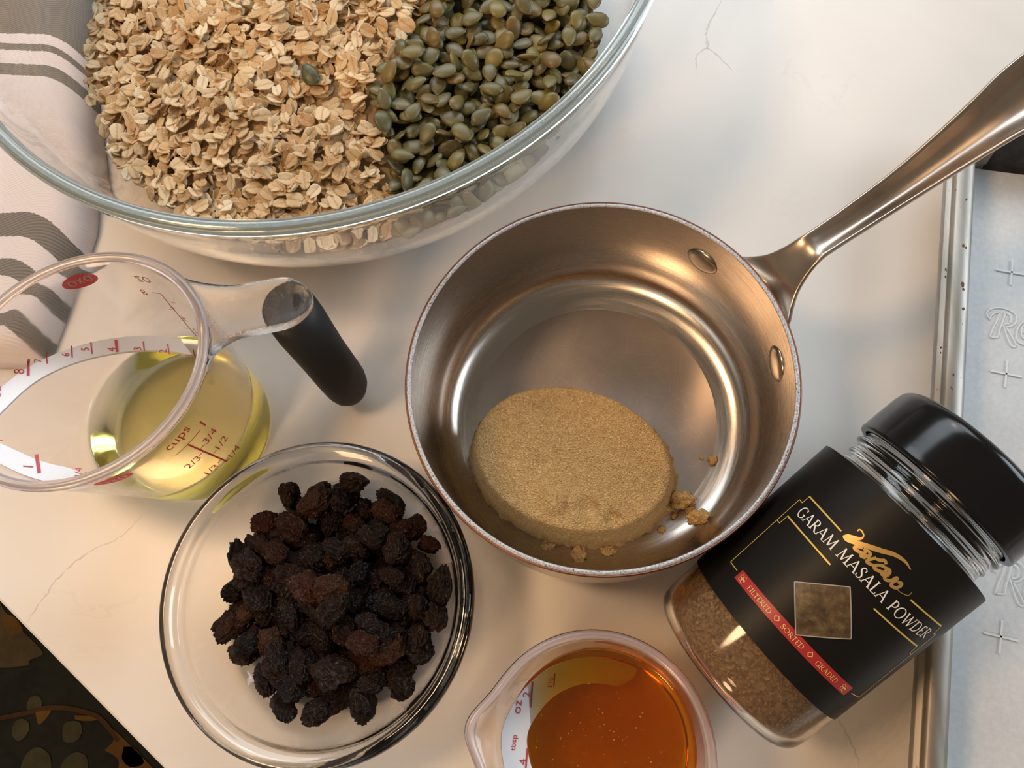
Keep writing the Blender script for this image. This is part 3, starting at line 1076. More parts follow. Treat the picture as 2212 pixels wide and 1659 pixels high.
def build_pan():
    pan = empty('saucepan', (*PC, 0), 'small stainless steel saucepan with scratched floor holding brown sugar', 'saucepan')
    ro = .0765
    # inner wall and outer wall
    outp = [(.060, .0), (.066, .0006), (.0715, .0045), (.0745, .011), (.0755, .018), (.0757, .040), (.0758, .0690)]
    inn = [(.0741, .0698), (.0741, .045), (.0740, .024), (.0728, .0165), (.0695, .0102), (.0640, .0060), (.0560, .0042)]
    V, F = lathe(smooth_prof(outp, 2) + smooth_prof(inn, 2), *PC, n=160, closed=False)
    o = obj('wall', V, F, MAT['steel_wall'], pan)
    sharp(o, 50)
    V, F = lathe([(.0562, .0042), (.045, .0041), (.030, .0041), (.015, .0041), (0, .0041)], *PC, n=120, closed=False)
    obj('cooking_floor', V, F, MAT['steel_floor'], pan)
    rng = np.random.default_rng(21)
    parts = []
    for _ in range(620):
        a, r = rng.uniform(0, 6.28), .052 * rng.random() ** .6
        c = PC + np.array([r * math.cos(a), r * math.sin(a)])
        L = rng.uniform(.004, .022)
        az = rng.choice([.35, 2.5, 1.2, -.6]) + rng.normal(0, .45)
        cv = rng.normal(0, .05)
        tt = np.linspace(-.5, .5, 6)
        P = c + np.c_[np.cos(az) * tt - np.sin(az) * cv * tt ** 2 * 4, np.sin(az) * tt + np.cos(az) * cv * tt ** 2 * 4] * L
        if np.max(np.hypot(*(P - PC).T)) > .0545: continue
        v, f = ribbon2d(P, rng.uniform(.00005, .00012) * np.array([.3, .8, 1, 1, .8, .3]))
        parts.append((np.c_[v, np.full(len(v), .00418)], f))
    V, F = merge(parts)
    o = obj('hairline_scratches', V, F, MAT['scratch'], pan, False, False)
    o['kind'] = 'stuff'
    V, F = lathe([(0, 0), (.0602, 0), (.0602, .003), (0, .003)], *PC, n=96, closed=False)
    obj('base_disc', V, F, MAT['steel_wall'], pan, False)
    V, F = lathe([(.07415, .0688), (.07415, .0698), (.0744, .0701), (.0756, .0701), (.07595, .0698), (.07595, .0688)], *PC, n=200, closed=True)
    o = obj('cut_rim', V, F, MAT['rim_cut'], pan)
    o['label'] = 'speckled grey cut metal edge of the saucepan'
    V, F = lathe([(.0760, .0699), (.0766, .0697), (.0767, .0690), (.0760, .0686)], *PC, n=160, closed=True)
    o = obj('copper_line', V, F, MAT['copper'], pan)
    o['label'] = 'thin copper line along the rim'
    # rivets inside, with outer heads
    for s in (-1, 1):
        az = HAZ + s * R_(21.6)
        n = np.array([math.cos(az), math.sin(az), 0])
        t = np.array([-n[1], n[0], 0])
        u = np.array([0, 0, 1.])
        for rad, base, out in ((.0078, .0744, -1), (.0055, .0795, 1)):
            prof = [(rad, -.0012), (rad, .0003), (rad * .96, .0009), (rad * .8, .0016), (rad * .5, .0021), (0, .0023)]
            P0 = np.array([*PC, .0500]) + n * base
            V, F = lathe(prof, 0, 0, n=36, closed=False, frame=(P0, t, u, n * out))
            o = obj('rivet', V, F, MAT['rivet'], pan)
    # handle
    h = empty('saucepan', (0, 0, 0), '', '')
    bpy.data.objects.remove(h)
    e = np.array([math.cos(HAZ), math.sin(HAZ), 0])
    sd = np.array([-e[1], e[0], 0])
    base = np.array([*PC, 0])
    path = [(.0768, .0600, .036, .0, .0055), (.0785, .0610, .0345, .0, .0055), (.0815, .0645, .027, .0, .0055), (.0850, .0690, .0200, .0002, .0056), (.0895, .0752, .0150, .0006, .0062), (.0945, .0808, .0126, .0012, .0070),
            (.1010, .0832, .0121, .0030, .0078), (.1133, .0872, .0127, .0044, .0085), (.1310, .0943, .0143, .0054, .0095), (.1466, .1034, .0172, .0066, .0105), (.1614, .1132, .0212, .0080, .0118), (.1707, .1184, .0245, .0086, .0125), (.190, .1275, .0265, .0085, .0125), (.215, .137, .0270, .0075, .0120), (.235, .142, .0240, .0055, .0105), (.246, .143, .0170, .003, .008), (.250, .143, .006, .001, .006)]
    A = np.array(path)
    # refine along the path
    tt = np.linspace(0, len(A) - 1, 90)
    A = spline_rows(A, tt)
    secs = []
    for i, (ro_, z, wd, dp, th) in enumerate(A):
        j0, j1 = max(i - 1, 0), min(i + 1, len(A) - 1)
        dr, dz = A[j1][0] - A[j0][0], A[j1][1] - A[j0][1]
        L = math.hypot(dr, dz) + 1e-9
        nrm = -e * dz / L + np.array([0, 0, 1]) * dr / L
        c = base + e * ro_ + np.array([0, 0, z])
        sec = []
        hw = wd / 2
        er = min(.0013, hw * .25)
        # top from left to right: rounded rim, channel, rounded rim; then the belly back
        for f in np.linspace(-1, 1, 17):
            y = f * (hw - er)
            zt = -dp * (1 - (abs(f)) ** 2.4)
            sec.append(c + sd * -y * -1 * -1 + nrm * zt)
        k = len(sec)
        for a in np.linspace(R_(60), R_(-60), 4):
            sec.append(c + sd * -((hw - er) + er * math.cos(a)) + nrm * (er * math.sin(a) - er * .85))
        for f in np.linspace(.9, -.9, 9):
            sec.append(c + sd * -(f * (hw - .0004)) + nrm * (-er * 1.6 - (th - er * 1.6) * (1 - abs(f) ** 2.2)))
        for a in np.linspace(R_(240), R_(120), 4):
            sec.append(c + sd * -(-(hw - er) + er * math.cos(a)) + nrm * (er * math.sin(a) - er * .85))
        # first 17 went left->right along +sd? keep one orientation
        top = [c + sd * -(f * (hw - er)) + nrm * (-dp * (1 - abs(f) ** 2.4)) for f in np.linspace(-1, 1, 17)]
        secs.append(top + sec[k:])
    V, F = sweep(secs)
    o = obj('handle', V, F, MAT['steel_handle'], pan)
    o['label'] = 'long upswept steel handle with a groove on top'
    # bracket hugging the wall
    secs = []
    for a in np.linspace(-29, 29, 31):
        az = HAZ + R_(a)
        n = np.array([math.cos(az), math.sin(az), 0])
        f = abs(a) / 29
        zc = .0500 + .006 * (1 - f) ** 2
        hh = .0095 * math.sqrt(max(.02, 1 - f ** 3.5)) + .0035 * (1 - f)
        th = .0030 * (1 - .45 * f)
        sec = []
        for r, z in ((.0758, -1), (.0758 + th * .7, -.95), (.0758 + th, -.75), (.0758 + th, .75), (.0758 + th * .7, .95), (.0758, 1)):
            sec.append(base + n * r + np.array([0, 0, zc + hh * z]))
        secs.append(sec)
    V, F = sweep(secs)
    o = obj('handle_bracket', V, F, MAT['steel_handle'], pan)
    sharp(o, 60)


def spline_rows(A, tt):
    n = len(A)
    out = []
    for t in tt:
        i = min(int(t), n - 2)
        f = t - i
        p0, p1, p2, p3 = A[max(i - 1, 0)], A[i], A[i + 1], A[min(i + 2, n - 1)]
        out.append(.5 * (2 * p1 + (-p0 + p2) * f + (2 * p0 - 5 * p1 + 4 * p2 - p3) * f * f + (-p0 + 3 * p1 - 3 * p2 + p3) * f ** 3))
    return np.array(out)


build_pan()


def build_sugar():
    cx, cy_, a, b, rot = .0006, .0751, .0431, .0313, R_(163.3)
    zt, zb = .0245, .0042
    n = 220
    rings = [(0.0, 1), (.08, 1), (.16, 1), (.24, 1), (.32, 1), (.4, 1), (.48, 1), (.56, 1), (.64, 1), (.72, 1), (.79, 1), (.85, 1), (.90, 1), (.94, 1), (.97, 1)]
    V = []
    F = []
    co, si = math.cos(rot), math.sin(rot)

    def pt(fr, th, z, extra=0.0):
        x, y = (a * fr + extra) * math.cos(th), (b * fr + extra) * math.sin(th)
        return cx + x * co - y * si, cy_ + x * si + y * co, z
    rows = []
    chips = [(-.0066, .0553, .0055, .0020), (-.0010, .0560, .0035, .0016), (.0075, .0525, .0045, -.0016), (.0178, .0480, .0035, -.0018), (-.0120, .0600, .003, .0010)]
    for fr, _ in rings:
        row = []
        for i in range(n):
            th = 2 * math.pi * i / n
            x, y, z = pt(fr, th, zt)
            z += noise.noise(Vector((x * 900, y * 900, 1))) * .00022 + noise.noise(Vector((x * 250, y * 250, 4))) * .00025
            for px, py, pr, ph in chips:
                d = math.hypot(x - px, y - py) / pr
                jag = .35 * noise.noise(Vector((x * 500, y * 500, 7)))
                z += ph * max(0.0, min(1.0, (1.05 - d + jag) * 4)) * (1 + .5 * noise.noise(Vector((x * 900, y * 900, 2))))
            row.append((x, y, z))
        rows.append(row)
    for z, ex in ((zt - .0010, .0002), (zt - .003, .0007), (zt - .006, .0014), (zt - .009, .0021), (zt - .012, .0028), (zt - .015, .0035), (zt - .018, .0043), (zb + .0006, .0048), (zb, .0050)):
        row = []
        for i in range(n):
            th = 2 * math.pi * i / n
            x, y, zz = pt(1, th, z, ex)
            low = (zt - z) / (zt - zb)
            d = noise.noise(Vector((x * 420, y * 420, z * 420))) * (.0003 + .0016 * max(0, low - .75) * 4) + noise.noise(Vector((x * 1100, y * 1100, z * 1100))) * .0002
            if low > .8: d += .0018 * max(0, noise.noise(Vector((x * 160, y * 160, 3))))
            r = math.hypot(x - cx, y - cy_)
            row.append((x + (x - cx) / r * d, y + (y - cy_) / r * d, zz))
        rows.append(row)
    for row in rows: V.extend(row)
    for j in range(len(rows) - 1):
        for i in range(n):
            i2 = (i + 1) % n
            F.append((j * n + i, j * n + i2, (j + 1) * n + i2, (j + 1) * n + i))
    o = obj('brown_sugar', V, F, MAT['sugar'])
    tag(o, 'oval packed cake of light brown sugar turned out in the saucepan', 'brown sugar')
    rng = np.random.default_rng(3)

    def crumb(x, y, r, lab, zf=.0042, flat=.75):
        bm = bmesh.new()
        bmesh.ops.create_icosphere(bm, subdivisions=4 if r > .002 else 2, radius=1)
        off = Vector(rng.uniform(0, 40, 3).tolist())
        ex = rng.uniform(.8, 1.25, 2)
        for v in bm.verts:
            p = v.co.copy()
            d = 1 + .55 * noise.noise(p * 1.3 + off) + .35 * noise.noise(p * 3.1 + off) + .18 * noise.noise(p * 7 + off)
            v.co = Vector((p.x * d * ex[0], p.y * d * ex[1], p.z * d * flat)) * r
        zmin = min(v.co.z for v in bm.verts)
        me = bpy.data.meshes.new('sugar_crumb')
        for v in bm.verts: v.co.z -= zmin
        bm.to_mesh(me)
        bm.free()
        me.polygons.foreach_set('use_smooth', [True] * len(me.polygons))
        me.materials.append(MAT['sugar'])
        o = bpy.data.objects.new('sugar_crumb', me)
        COL.objects.link(o)
        o.location = (x, y, zf)
        tag(o, lab, 'sugar crumb', 'brown sugar crumbs in the saucepan')
    crumb(.0492, .0588, .0046, 'largest brown sugar crumb just right of the sugar cake')
    crumb(.0566, .0508, .0040, 'second largest brown sugar crumb nearest the spice jar')
    crumb(.0530, .0540, .0022, 'small brown sugar crumb bridging the two largest crumbs')
    crumb(.0430, .0555, .0026, 'brown sugar crumb touching the right side of the sugar cake')
    crumb(.0455, .0520, .0013, 'tiny brown sugar crumb below the largest crumb')
    crumb(.0029, .0347, .0035, 'ragged brown sugar crumb in front of the cake at the near wall', flat=.5)
    crumb(.0008, .0318, .0016, 'small brown sugar crumb closest to the near saucepan wall', flat=.5)
    crumb(.0160, .0365, .0026, 'flat brown sugar crumb at the front foot of the cake', flat=.5)
    crumb(-.0110, .0390, .0025, 'flat brown sugar crumb at the left front foot of the cake', flat=.5)
    crumb(.0401, .0460, .0017, 'little brown sugar crumb off the right front of the cake', flat=.6)
    crumb(.0402, .0405, .0010, 'lone speck of brown sugar between cake and spice jar', flat=.6)
    crumb(.0263, .0336, .0009, 'pale speck of brown sugar close to the near rim', flat=.6)
    crumb(.0648, .0767, .0019, 'lone dark sugar crumb on bare pan floor below the rivets', flat=.45)
    crumb(.0601, .0781, .0007, 'tiniest dark sugar speck left of the lone crumb', flat=.5)


build_sugar()


# ------------------------------------------------------------------ angled measuring cups
class Cup:
    def __init__(s, cb, rb, cr, a, b, rot, H, saz, sp, sw):
        s.cb = np.array(cb)
        s.rb = rb
        s.cr = np.array(cr)
        s.a, s.b, s.rot, s.H = a, b, R_(rot), H
        s.saz, s.sp, s.sw = R_(saz), sp, R_(sw)

    def pt(s, th, z, off=0.):
        t = z / s.H
        c = s.cb * (1 - t) + s.cr * t
        d = (th - s.saz + math.pi) % (2 * math.pi) - math.pi
        k = 1 + s.sp * math.exp(-(d / s.sw) ** 2) * max(t, 0) ** 4
        rb = s.rb - off
        x = rb * math.cos(th - s.rot) * (1 - t) + (s.a - off) * math.cos(th - s.rot) * k * t
        y = rb * math.sin(th - s.rot) * (1 - t) + (s.b - off) * math.sin(th - s.rot) * k * t
        co, si = math.cos(s.rot), math.sin(s.rot)
        return np.array([c[0] + x * co - y * si, c[1] + x * si + y * co, z])

    def ring(s, z, off, n=128, zz=None):
        R = np.array([s.pt(2 * math.pi * i / n, z, off) for i in range(n)])
        if zz is not None: R[:, 2] = zz
        return R

    def body(s, level, wall=.0022, n=128):
        """plastic shell; below the level the liquid wets the plastic, so both act as one clear body"""
        rows = []
        c0 = s.ring(0, 0, n)
        cen = c0.mean(0)
        up = np.array([0, 0, .0003])
        for f in (0.02, .5, .93): rows.append(cen + (c0 - cen) * f + up)
        rows.append(s.ring(.0, .0008, n) + up)
        rows.append(s.ring(.0010, .0002, n))
        for z in np.linspace(.003, s.H - .0035, 14): rows.append(s.ring(z, 0, n))
        for dz, off in ((-.0022, -.0006), (-.0010, -.0012), (0, -.0010), (.0008, -.0002), (.0010, .0008), (.0006, .0018), (-.0004, .0023)):
            rows.append(s.ring(s.H, off, n, s.H + dz))
        for z in np.linspace(s.H - .003, level + .0008, 16): rows.append(s.ring(z, wall, n))
        rows.append(s.ring(level + .0003, wall + .0002, n))
        fl = s.ring(level, wall + .0012, n)
        rows.append(fl)
        cf = fl.mean(0)
        for f in (.8, .5, .02): rows.append(cf + (fl - cf) * f)
        V = np.concatenate(rows)
        F = []
        for j in range(len(rows) - 1):
            for i in range(n):
                i2 = (i + 1) % n
                F.append((j * n + i, j * n + i2, (j + 1) * n + i2, (j + 1) * n + i))
        F.append(tuple(range(n))[::-1])
        F.append(tuple((len(rows) - 1) * n + i for i in range(n)))
        return V, F

    def rim_band(s, w_in, w_out, n=160):
        secs = []
        for i in range(n):
            th = 2 * math.pi * i / n
            sec = []
            for k in range(12):
                a = 2 * math.pi * k / 12
                o = (w_in - w_out) / 2 + (w_in + w_out) / 2 * math.cos(a)
                p = s.pt(th, s.H, o)
                p[2] = s.H + .0006 + .0016 * math.sin(a)
                sec.append(p)
            secs.append(sec)
        return sweep(secs, closed_path=True)

    def liquid(s, z0, z1, off, n=128):
        rows = []
        b = s.ring(z0, off + .0023, n)
        cen = b.mean(0)
        rows.append(cen + (b - cen) * .02)
        rows.append(cen + (b - cen) * .6)
        rows.append(b)
        for z in np.linspace(z0 + .0025, z1 - .0004, 6): rows.append(s.ring(z, off, n))
        # tiny meniscus climbing the wall
        rows.append(s.ring(z1 + .0005, off, n))
        t = s.ring(z1, off + .0016, n)
        rows.append(s.ring(z1 + .0001, off + .0008, n))
        rows.append(t)
        cen = t.mean(0)
        rows.append(cen + (t - cen) * .6)
        rows.append(cen + (t - cen) * .02)
        V = np.concatenate(rows)
        F = []
        for j in range(len(rows) - 1):
            for i in range(n):
                i2 = (i + 1) % n
                F.append((j * n + i, j * n + i2, (j + 1) * n + i2, (j + 1) * n + i))
        F.append(tuple(range(n))[::-1])
        F.append(tuple((len(rows) - 1) * n + i for i in range(n)))
        return V, F

    def ramp(s, c, nrm, width, off, az0, az1, n=240, zmin=.005):
        """level band on a tilted plane along the inner wall"""
        c = np.array(c)
        nrm = np.array(nrm) / np.linalg.norm(nrm)
        P = []
        for i in range(n):
            th = 2 * math.pi * i / n
            lo, hi = .001, s.H
            f = lambda z: (s.pt(th, z, off) - c) @ nrm
            if f(lo) > 0 or f(hi) < 0:
                P.append(None)
                continue
            for _ in range(30):
                mid = (lo + hi) / 2
                if f(mid) > 0: hi = mid
                else: lo = mid
            P.append(s.pt(th, (lo + hi) / 2, off))
        good = [p for p in P if p is not None]
        cen = np.mean(good, axis=0)
        secs = []
        run = [i for i in range(n) if P[i] is not None and P[i][2] > zmin and az0 <= 360 * i / n <= az1]
        for i in run:
            o = P[i]
            d = cen - o
            d -= nrm * (d @ nrm)
            d /= np.linalg.norm(d)
            az = 360 * i / n
            k = min(1.0, (az - az0) / 16, (az1 - az) / 16)
            q = o + d * width * math.sqrt(max(.01, 1 - (1 - max(0, k)) ** 2))
            secs.append([o, q, q - nrm * .0012, o - nrm * .0012])
        return sweep(secs)

    def find(s, p):
        """azimuth and height of a wall point"""
        z = p[2]
        t = z / s.H
        best = min(((np.linalg.norm(s.pt(a, z)[:2] - np.array(p[:2])), a) for a in np.linspace(0, 2 * math.pi, 721)), key=lambda q: q[0])
        return best[1], z

    def nrm(s, th, z):
        a = s.pt(th + .01, z) - s.pt(th - .01, z)
        b = s.pt(th, z + .001) - s.pt(th, z - .001)
        n = np.cross(a, b)
        return n / np.linalg.norm(n)


def decal(O, X, Y, V2, F2, name, mat, parent, lift):
    O, X, Y = map(np.array, (O, X, Y))
    V = O + V2[:, :1] * X + V2[:, 1:2] * Y + np.array(lift)
    return obj(name, V, F2, mat, parent, False, False)


def unit_text(s, width):
    V, F = text2d(s)
    V = V - V.min(0)
    return V / max(V[:, 1].max(), 1e-6), V[:, 0].max() / max(V[:, 1].max(), 1e-6), F


OIL = Cup((-.181, .098), .0362, (-.2016, .1062), .0551, .049, 28, .07, 208, .12, 16)
HON = Cup((.0125, -.0405), .033, (.0069, -.0398), .0418, .0418, 0, .05, 169.6, .13, 13)


def oval_logo(cup, p1, p2, hz, parent, flip):
    """red oval with the letters, laid on the outside of the cup wall"""
    (t1, z1), (t2, z2) = cup.find(p1), cup.find(p2)
    if t2 - t1 > math.pi: t2 -= 2 * math.pi
    if t1 - t2 > math.pi: t2 += 2 * math.pi

    def surf(u, v, off):
        th, z = t1 + (t2 - t1) * (u + 1) / 2, (z1 + z2) / 2 + (z2 - z1) / 2 * u + v * hz
        return cup.pt(th, z) + cup.nrm(th, z) * off
    n = 40
    V = [surf(0, 0, .00015)]
    for f in (.5, 1):
        V += [surf(f * math.cos(a), f * math.sin(a), .00015) for a in np.linspace(0, 2 * math.pi, n, endpoint=False)]
    F = [(0, 1 + i, 1 + (i + 1) % n) for i in range(n)] + [(1 + i, 1 + n + i, 1 + n + (i + 1) % n, 1 + (i + 1) % n) for i in range(n)]
    o = obj('logo_oval', V, F, MAT['oval_red'], parent, True, False)
    parts = []
    for c in (-.46, .46):
        a = np.linspace(0, 2 * math.pi, 25)
        parts.append(ribbon2d(np.c_[c + .17 * np.cos(a), .42 * np.sin(a)], .085))
    parts.append(ribbon2d([(-.13, -.38), (0, 0), (.13, .38)], .085))
    parts.append(ribbon2d([(-.13, .38), (0, 0), (.13, -.38)], .085))
    V2, F2 = merge(parts)
    side = -1 if flip else 1
    V = [surf(u, v, -.00005 if flip else .0003) for u, v in V2]
    V = [surf(u, v, .0003 if not flip else .00006) for u, v in V2]
    obj('logo_letters', V, F2, MAT['oval_letters'], o, False, False)


def build_oil_cup():
    cup = empty('measuring_cup', (-.181, .098, 0), 'clear plastic angled measuring cup with black grip holding yellow oil', 'measuring cup')
    V, F = OIL.body(.0199)
    body = obj('cup_body', V, F, MAT['cup_plastic'], cup)
    V, F = OIL.rim_band(.0030, .0016)
    obj('thick_rim', V, F, MAT['rim_plastic'], cup)
    pc, pn = np.array([-.217, .1166, .0393]), np.array([.3574, .2997, .8845])
    V, F = OIL.ramp(pc, pn, .0088, .0026, 66, 266)
    ramp = obj('measuring_ramp', V, F, MAT['ramp'], cup)
    sharp(ramp, 40)
    ramp['label'] = 'white sloping inner ramp printed with red numbers'
    D = {'8': [-.23904, .11073, .05016, -.00226, .0066, -.00132, -.00415, -.00052, .00185], '7': [-.23504, .11741, .04628, -.00161, .00483, -.00099, -.00293, -.00039, .00132],
         '6': [-.22612, .1219, .04115, -.00157, .00494, -.00104, -.00301, -.00041, .00136], '5': [-.21993, .12584, .03731, -.00154, .00503, -.00108, -.00307, -.00043, .00139],
         '4': [-.20975, .12674, .0329, -.00178, .00611, -.00135, -.00348, -.00048, .00157], '3': [-.20025, .12885, .02834, -.00142, .00516, -.00117, -.00321, -.00045, .00145],
         '2': [-.18991, .12869, .02422, -.00136, .00521, -.00122, -.00327, -.00045, .00147], '1': [-.17933, .12826, .02008, -.00116, .00472, -.00113, -.00296, -.0004, .00133],
         'cups': [-.23382, .07395, .06051, -.00162, .00458, -.0009, -.00301, -.00025, .0013], 'oz': [-.24295, .09792, .05608, -.00175, .00494, -.00096, -.00309, -.00034, .00137],
         '1 ': [-.22108, .06693, .05774, -.00181, .00535, -.00108, -.0038, .00013, .00149], '3/4': [-.20301, .0632, .0517, -.00115, .00371, -.00079, -.00296, .00021, .00112]}
    up = pn / np.linalg.norm(pn) * .00025
    for s, d in D.items():
        V2, asp, F2 = unit_text(s.strip(), 1)
        X = np.array(d[3:6])
        Y = np.array(d[6:9])
        X = X / np.linalg.norm(X) * np.linalg.norm(Y)
        decal(d[:3], X * .92, Y * .92, V2, F2, 'red_number', MAT['red_print'], ramp, up)
    for b, wd in (([-.24041, .1187, .04801, .00297, -.00874, .00176], .0011), ([-.23524, .1232, .0444, .0024, -.00624, .00114], .0005), ([-.22725, .12767, .03965, .00237, -.00638, .0012], .0005), ([-.22063, .13046, .03603, .00243, -.0062, .00112], .0005),
                  ([-.2116, .13311, .03149, .00245, -.00655, .00123], .0011), ([-.20088, .13386, .0269, .0021, -.0056, .00105], .0005), ([-.19083, .13369, .02289, .00222, -.00562, .00101], .0005), ([-.17966, .132, .01895, .00158, -.00411, .00075], .0005),
                  ([-.22194, .07279, .0561, .00368, -.00815, .00128], .0013), ([-.2028, .06616, .05061, .0015, -.0028, .0004], .0005)):
        O, X = np.array(b[:3]), np.array(b[3:])
        Y = np.cross(up, X)
        Y = Y / np.linalg.norm(Y) * wd
        decal(O, X, Y, np.array([(0, -.5), (1, -.5), (1, .5), (0, .5)]), [(0, 1, 2, 3)], 'red_tick', MAT['red_print'], ramp, up)
    # print on the near wall
    th0, z0 = OIL.find((-.1587, .0768, .0529))
    body = [c for c in cup.children if c.name.startswith('cup_body')][0]

    def wall_text(s, p, hgt, xs=1.0, mirror=False):
        th, z = OIL.find(p)
        V2, asp, F2 = unit_text(s, 1)
        V2 = V2 - np.array([asp / 2, .5])
        V = []
        r = np.linalg.norm(OIL.pt(th + .01, z) - OIL.pt(th - .01, z)) / .02
        for x, y in V2:
            a = th + (-1 if mirror else 1) * x * hgt * xs / r
            V.append(OIL.pt(a, z + y * hgt) + OIL.nrm(a, z + y * hgt) * .00018)
        obj('red_print', V, F2, MAT['red_print'], body, False, False)

    def wall_line(p, q, wd):
        (a, za), (b, zb) = OIL.find(p), OIL.find(q)
        n = 10
        pts = [OIL.pt(a + (b - a) * t, za + (zb - za) * t) for t in np.linspace(0, 1, n)]
        V = []
        for i, t in enumerate(np.linspace(0, 1, n)):
            th, z = a + (b - a) * t, za + (zb - za) * t
            tn = pts[min(i + 1, n - 1)] - pts[max(i - 1, 0)]
            nr = OIL.nrm(th, z)
            sdv = np.cross(nr, tn)
            sdv /= np.linalg.norm(sdv)
            V += [pts[i] + sdv * wd / 2 + nr * .00018, pts[i] - sdv * wd / 2 + nr * .00018]
        F = [(2 * i, 2 * i + 1, 2 * i + 3, 2 * i + 2) for i in range(n - 1)]
        obj('red_line', V, F, MAT['red_print'], body, False, False)
    wall_text('cups', (-.1594, .0775, .0594), .0050, .95)
    wall_text('1', (-.1530, .0854, .0540), .0046, 1.3)
    wall_text('3/4', (-.1535, .0822, .0449), .0042)
    wall_text('1/2', (-.1525, .0818, .0351), .0042)
    wall_text('1/4', (-.1518, .0806, .0231), .0040)
    wall_text('2/3', (-.1618, .0719, .0409), .0042)
    wall_text('1/3', (-.1600, .0714, .0266), .0040)
    wall_line((-.1633, .0720, .0534), (-.1542, .0831, .0529), .0004)
    wall_line((-.1587, .0768, .0529), (-.1550, .0761, .0226), .0008)
    wall_line((-.1574, .0769, .0443), (-.1559, .0789, .0443), .0004)
    wall_line((-.1562, .0767, .0346), (-.1548, .0785, .0346), .0004)
    wall_line((-.1550, .0761, .0226), (-.1537, .0778, .0226), .0004)
    wall_line((-.1573, .0765, .0414), (-.1592, .0744, .0414), .0004)
    wall_line((-.1558, .0759, .0271), (-.1570, .0745, .0271), .0004)
    # print on the far wall, seen from behind
    wall_text('oz', (-.1868, .1519, .0575), .0036)
    wall_text('8', (-.1905, .1499, .0489), .0036)
    wall_text('6', (-.1815, .1465, .0400), .0030)
    wall_text('4', (-.1785, .1450, .0330), .0030)
    wall_text('2', (-.1770, .1410, .0240), .0030)
    wall_line((-.1869, .1497, .0489), (-.1823, .1490, .0489), .0004)
    wall_line((-.1823, .1490, .0489), (-.1784, .1400, .0191), .0006)
    for p, q in (((-.1806, .1475, .0440), (-.1775, .1466, .0440)), ((-.1809, .1457, .0380), (-.1835, .1463, .0380)), ((-.1800, .1440, .0310), (-.1772, .1430, .0310)), ((-.1800, .1419, .0249), (-.1825, .1425, .0249))):
        wall_line(p, q, .0004)
    oval_logo(OIL, (-.1903, .0581, .0632), (-.1762, .0637, .0608), .0027, body, False)
    oval_logo(OIL, (-.2210, .1473, .0610), (-.2061, .1525, .0610), .0034, body, True)
    # clear bridge from rim to grip
    ca = np.array([-.1560, .1265, 0])  # near the rim
    cbp = np.array([-.1170, .1335, 0])
    d = cbp - ca
    L = np.linalg.norm(d)
    d /= L
    sd = np.array([-d[1], d[0], 0])
    secs = []
    for f in np.linspace(0, 1.0, 34):
        wd = .0232 + .0015 * math.sin(f * math.pi)
        if f > .74: wd *= math.sqrt(max(.03, 1 - ((f - .74) / .265) ** 2))
        g = min(1.0, f / .42)
        g = g * g * (3 - 2 * g)
        zt = .0695 - .0015 * f
        th = .0045 - .0005 * f
        c = ca + d * (f * (L + .0115) - .0005) + np.array([0, 0, zt])
        sec = []
        for y, z in ((-.5, -.4), (-.49, -.15), (-.46, 0), (-.36, -.10), (0, -.20), (.36, -.10), (.46, 0), (.49, -.15), (.5, -.4), (.45, -.9), (.2, -1), (-.2, -1), (-.45, -.9)):
            straight = c + sd * y * wd + np.array([0, 0, z * th])
            rim = OIL.pt(R_(23 + y * 60), OIL.H, -.0010)
            rim[2] = .0690 + z * th
            sec.append(rim * (1 - g) + straight * g)
        secs.append(sec)
    V, F = sweep(secs)
    o = obj('clear_handle_bridge', V, F, MAT['handle_plastic'], cup)
    # black grip: leaning tapered post that ends in a rounded foot
    P0, P1 = np.array([-.1175, .1330, .0630]), np.array([-.1040, .1135, .0100])
    secs = []
    ax = P1 - P0
    for f, w1, w2 in ((-.022, .0050, .0045), (-.018, .0080, .0072), (-.005, .0094, .0083), (.05, .0101, .0090), (.15, .0102, .0088), (.3, .0098, .0080), (.45, .0094, .0075), (.6, .0093, .0074), (.75, .0092, .0074), (.88, .0090, .0073), (.97, .0082, .0067), (1.03, .0066, .0054), (1.07, .0040, .0034), (1.085, .0012, .001)):
        c = P0 + ax * f + np.array([-.0022, .0032, 0]) * math.sin(min(max(f, 0), 1) * math.pi) * -.9
        u = np.array([math.cos(R_(60)), math.sin(R_(60)), 0.0])
        v_ = np.array([-u[1], u[0], 0])
        sec = [c + u * w1 * 1.2 * math.cos(a) + v_ * w2 * math.sin(a) * 1.25 for a in np.linspace(0, 2 * math.pi, 28, endpoint=False)]
        secs.append(sec)
    V, F = sweep(secs)
    o = obj('grip', V, F, MAT['grip'], cup)
    o['label'] = 'matt black rubber grip'
    # raised maker's ring under the clear end
    V, F = OIL.liquid(.0022, .0200, .0020)
    o = obj('cooking_oil', V, F, MAT['oil'])
    tag(o, 'pale yellow cooking oil pooled in the bottom of the large measuring cup', 'oil')


build_oil_cup()


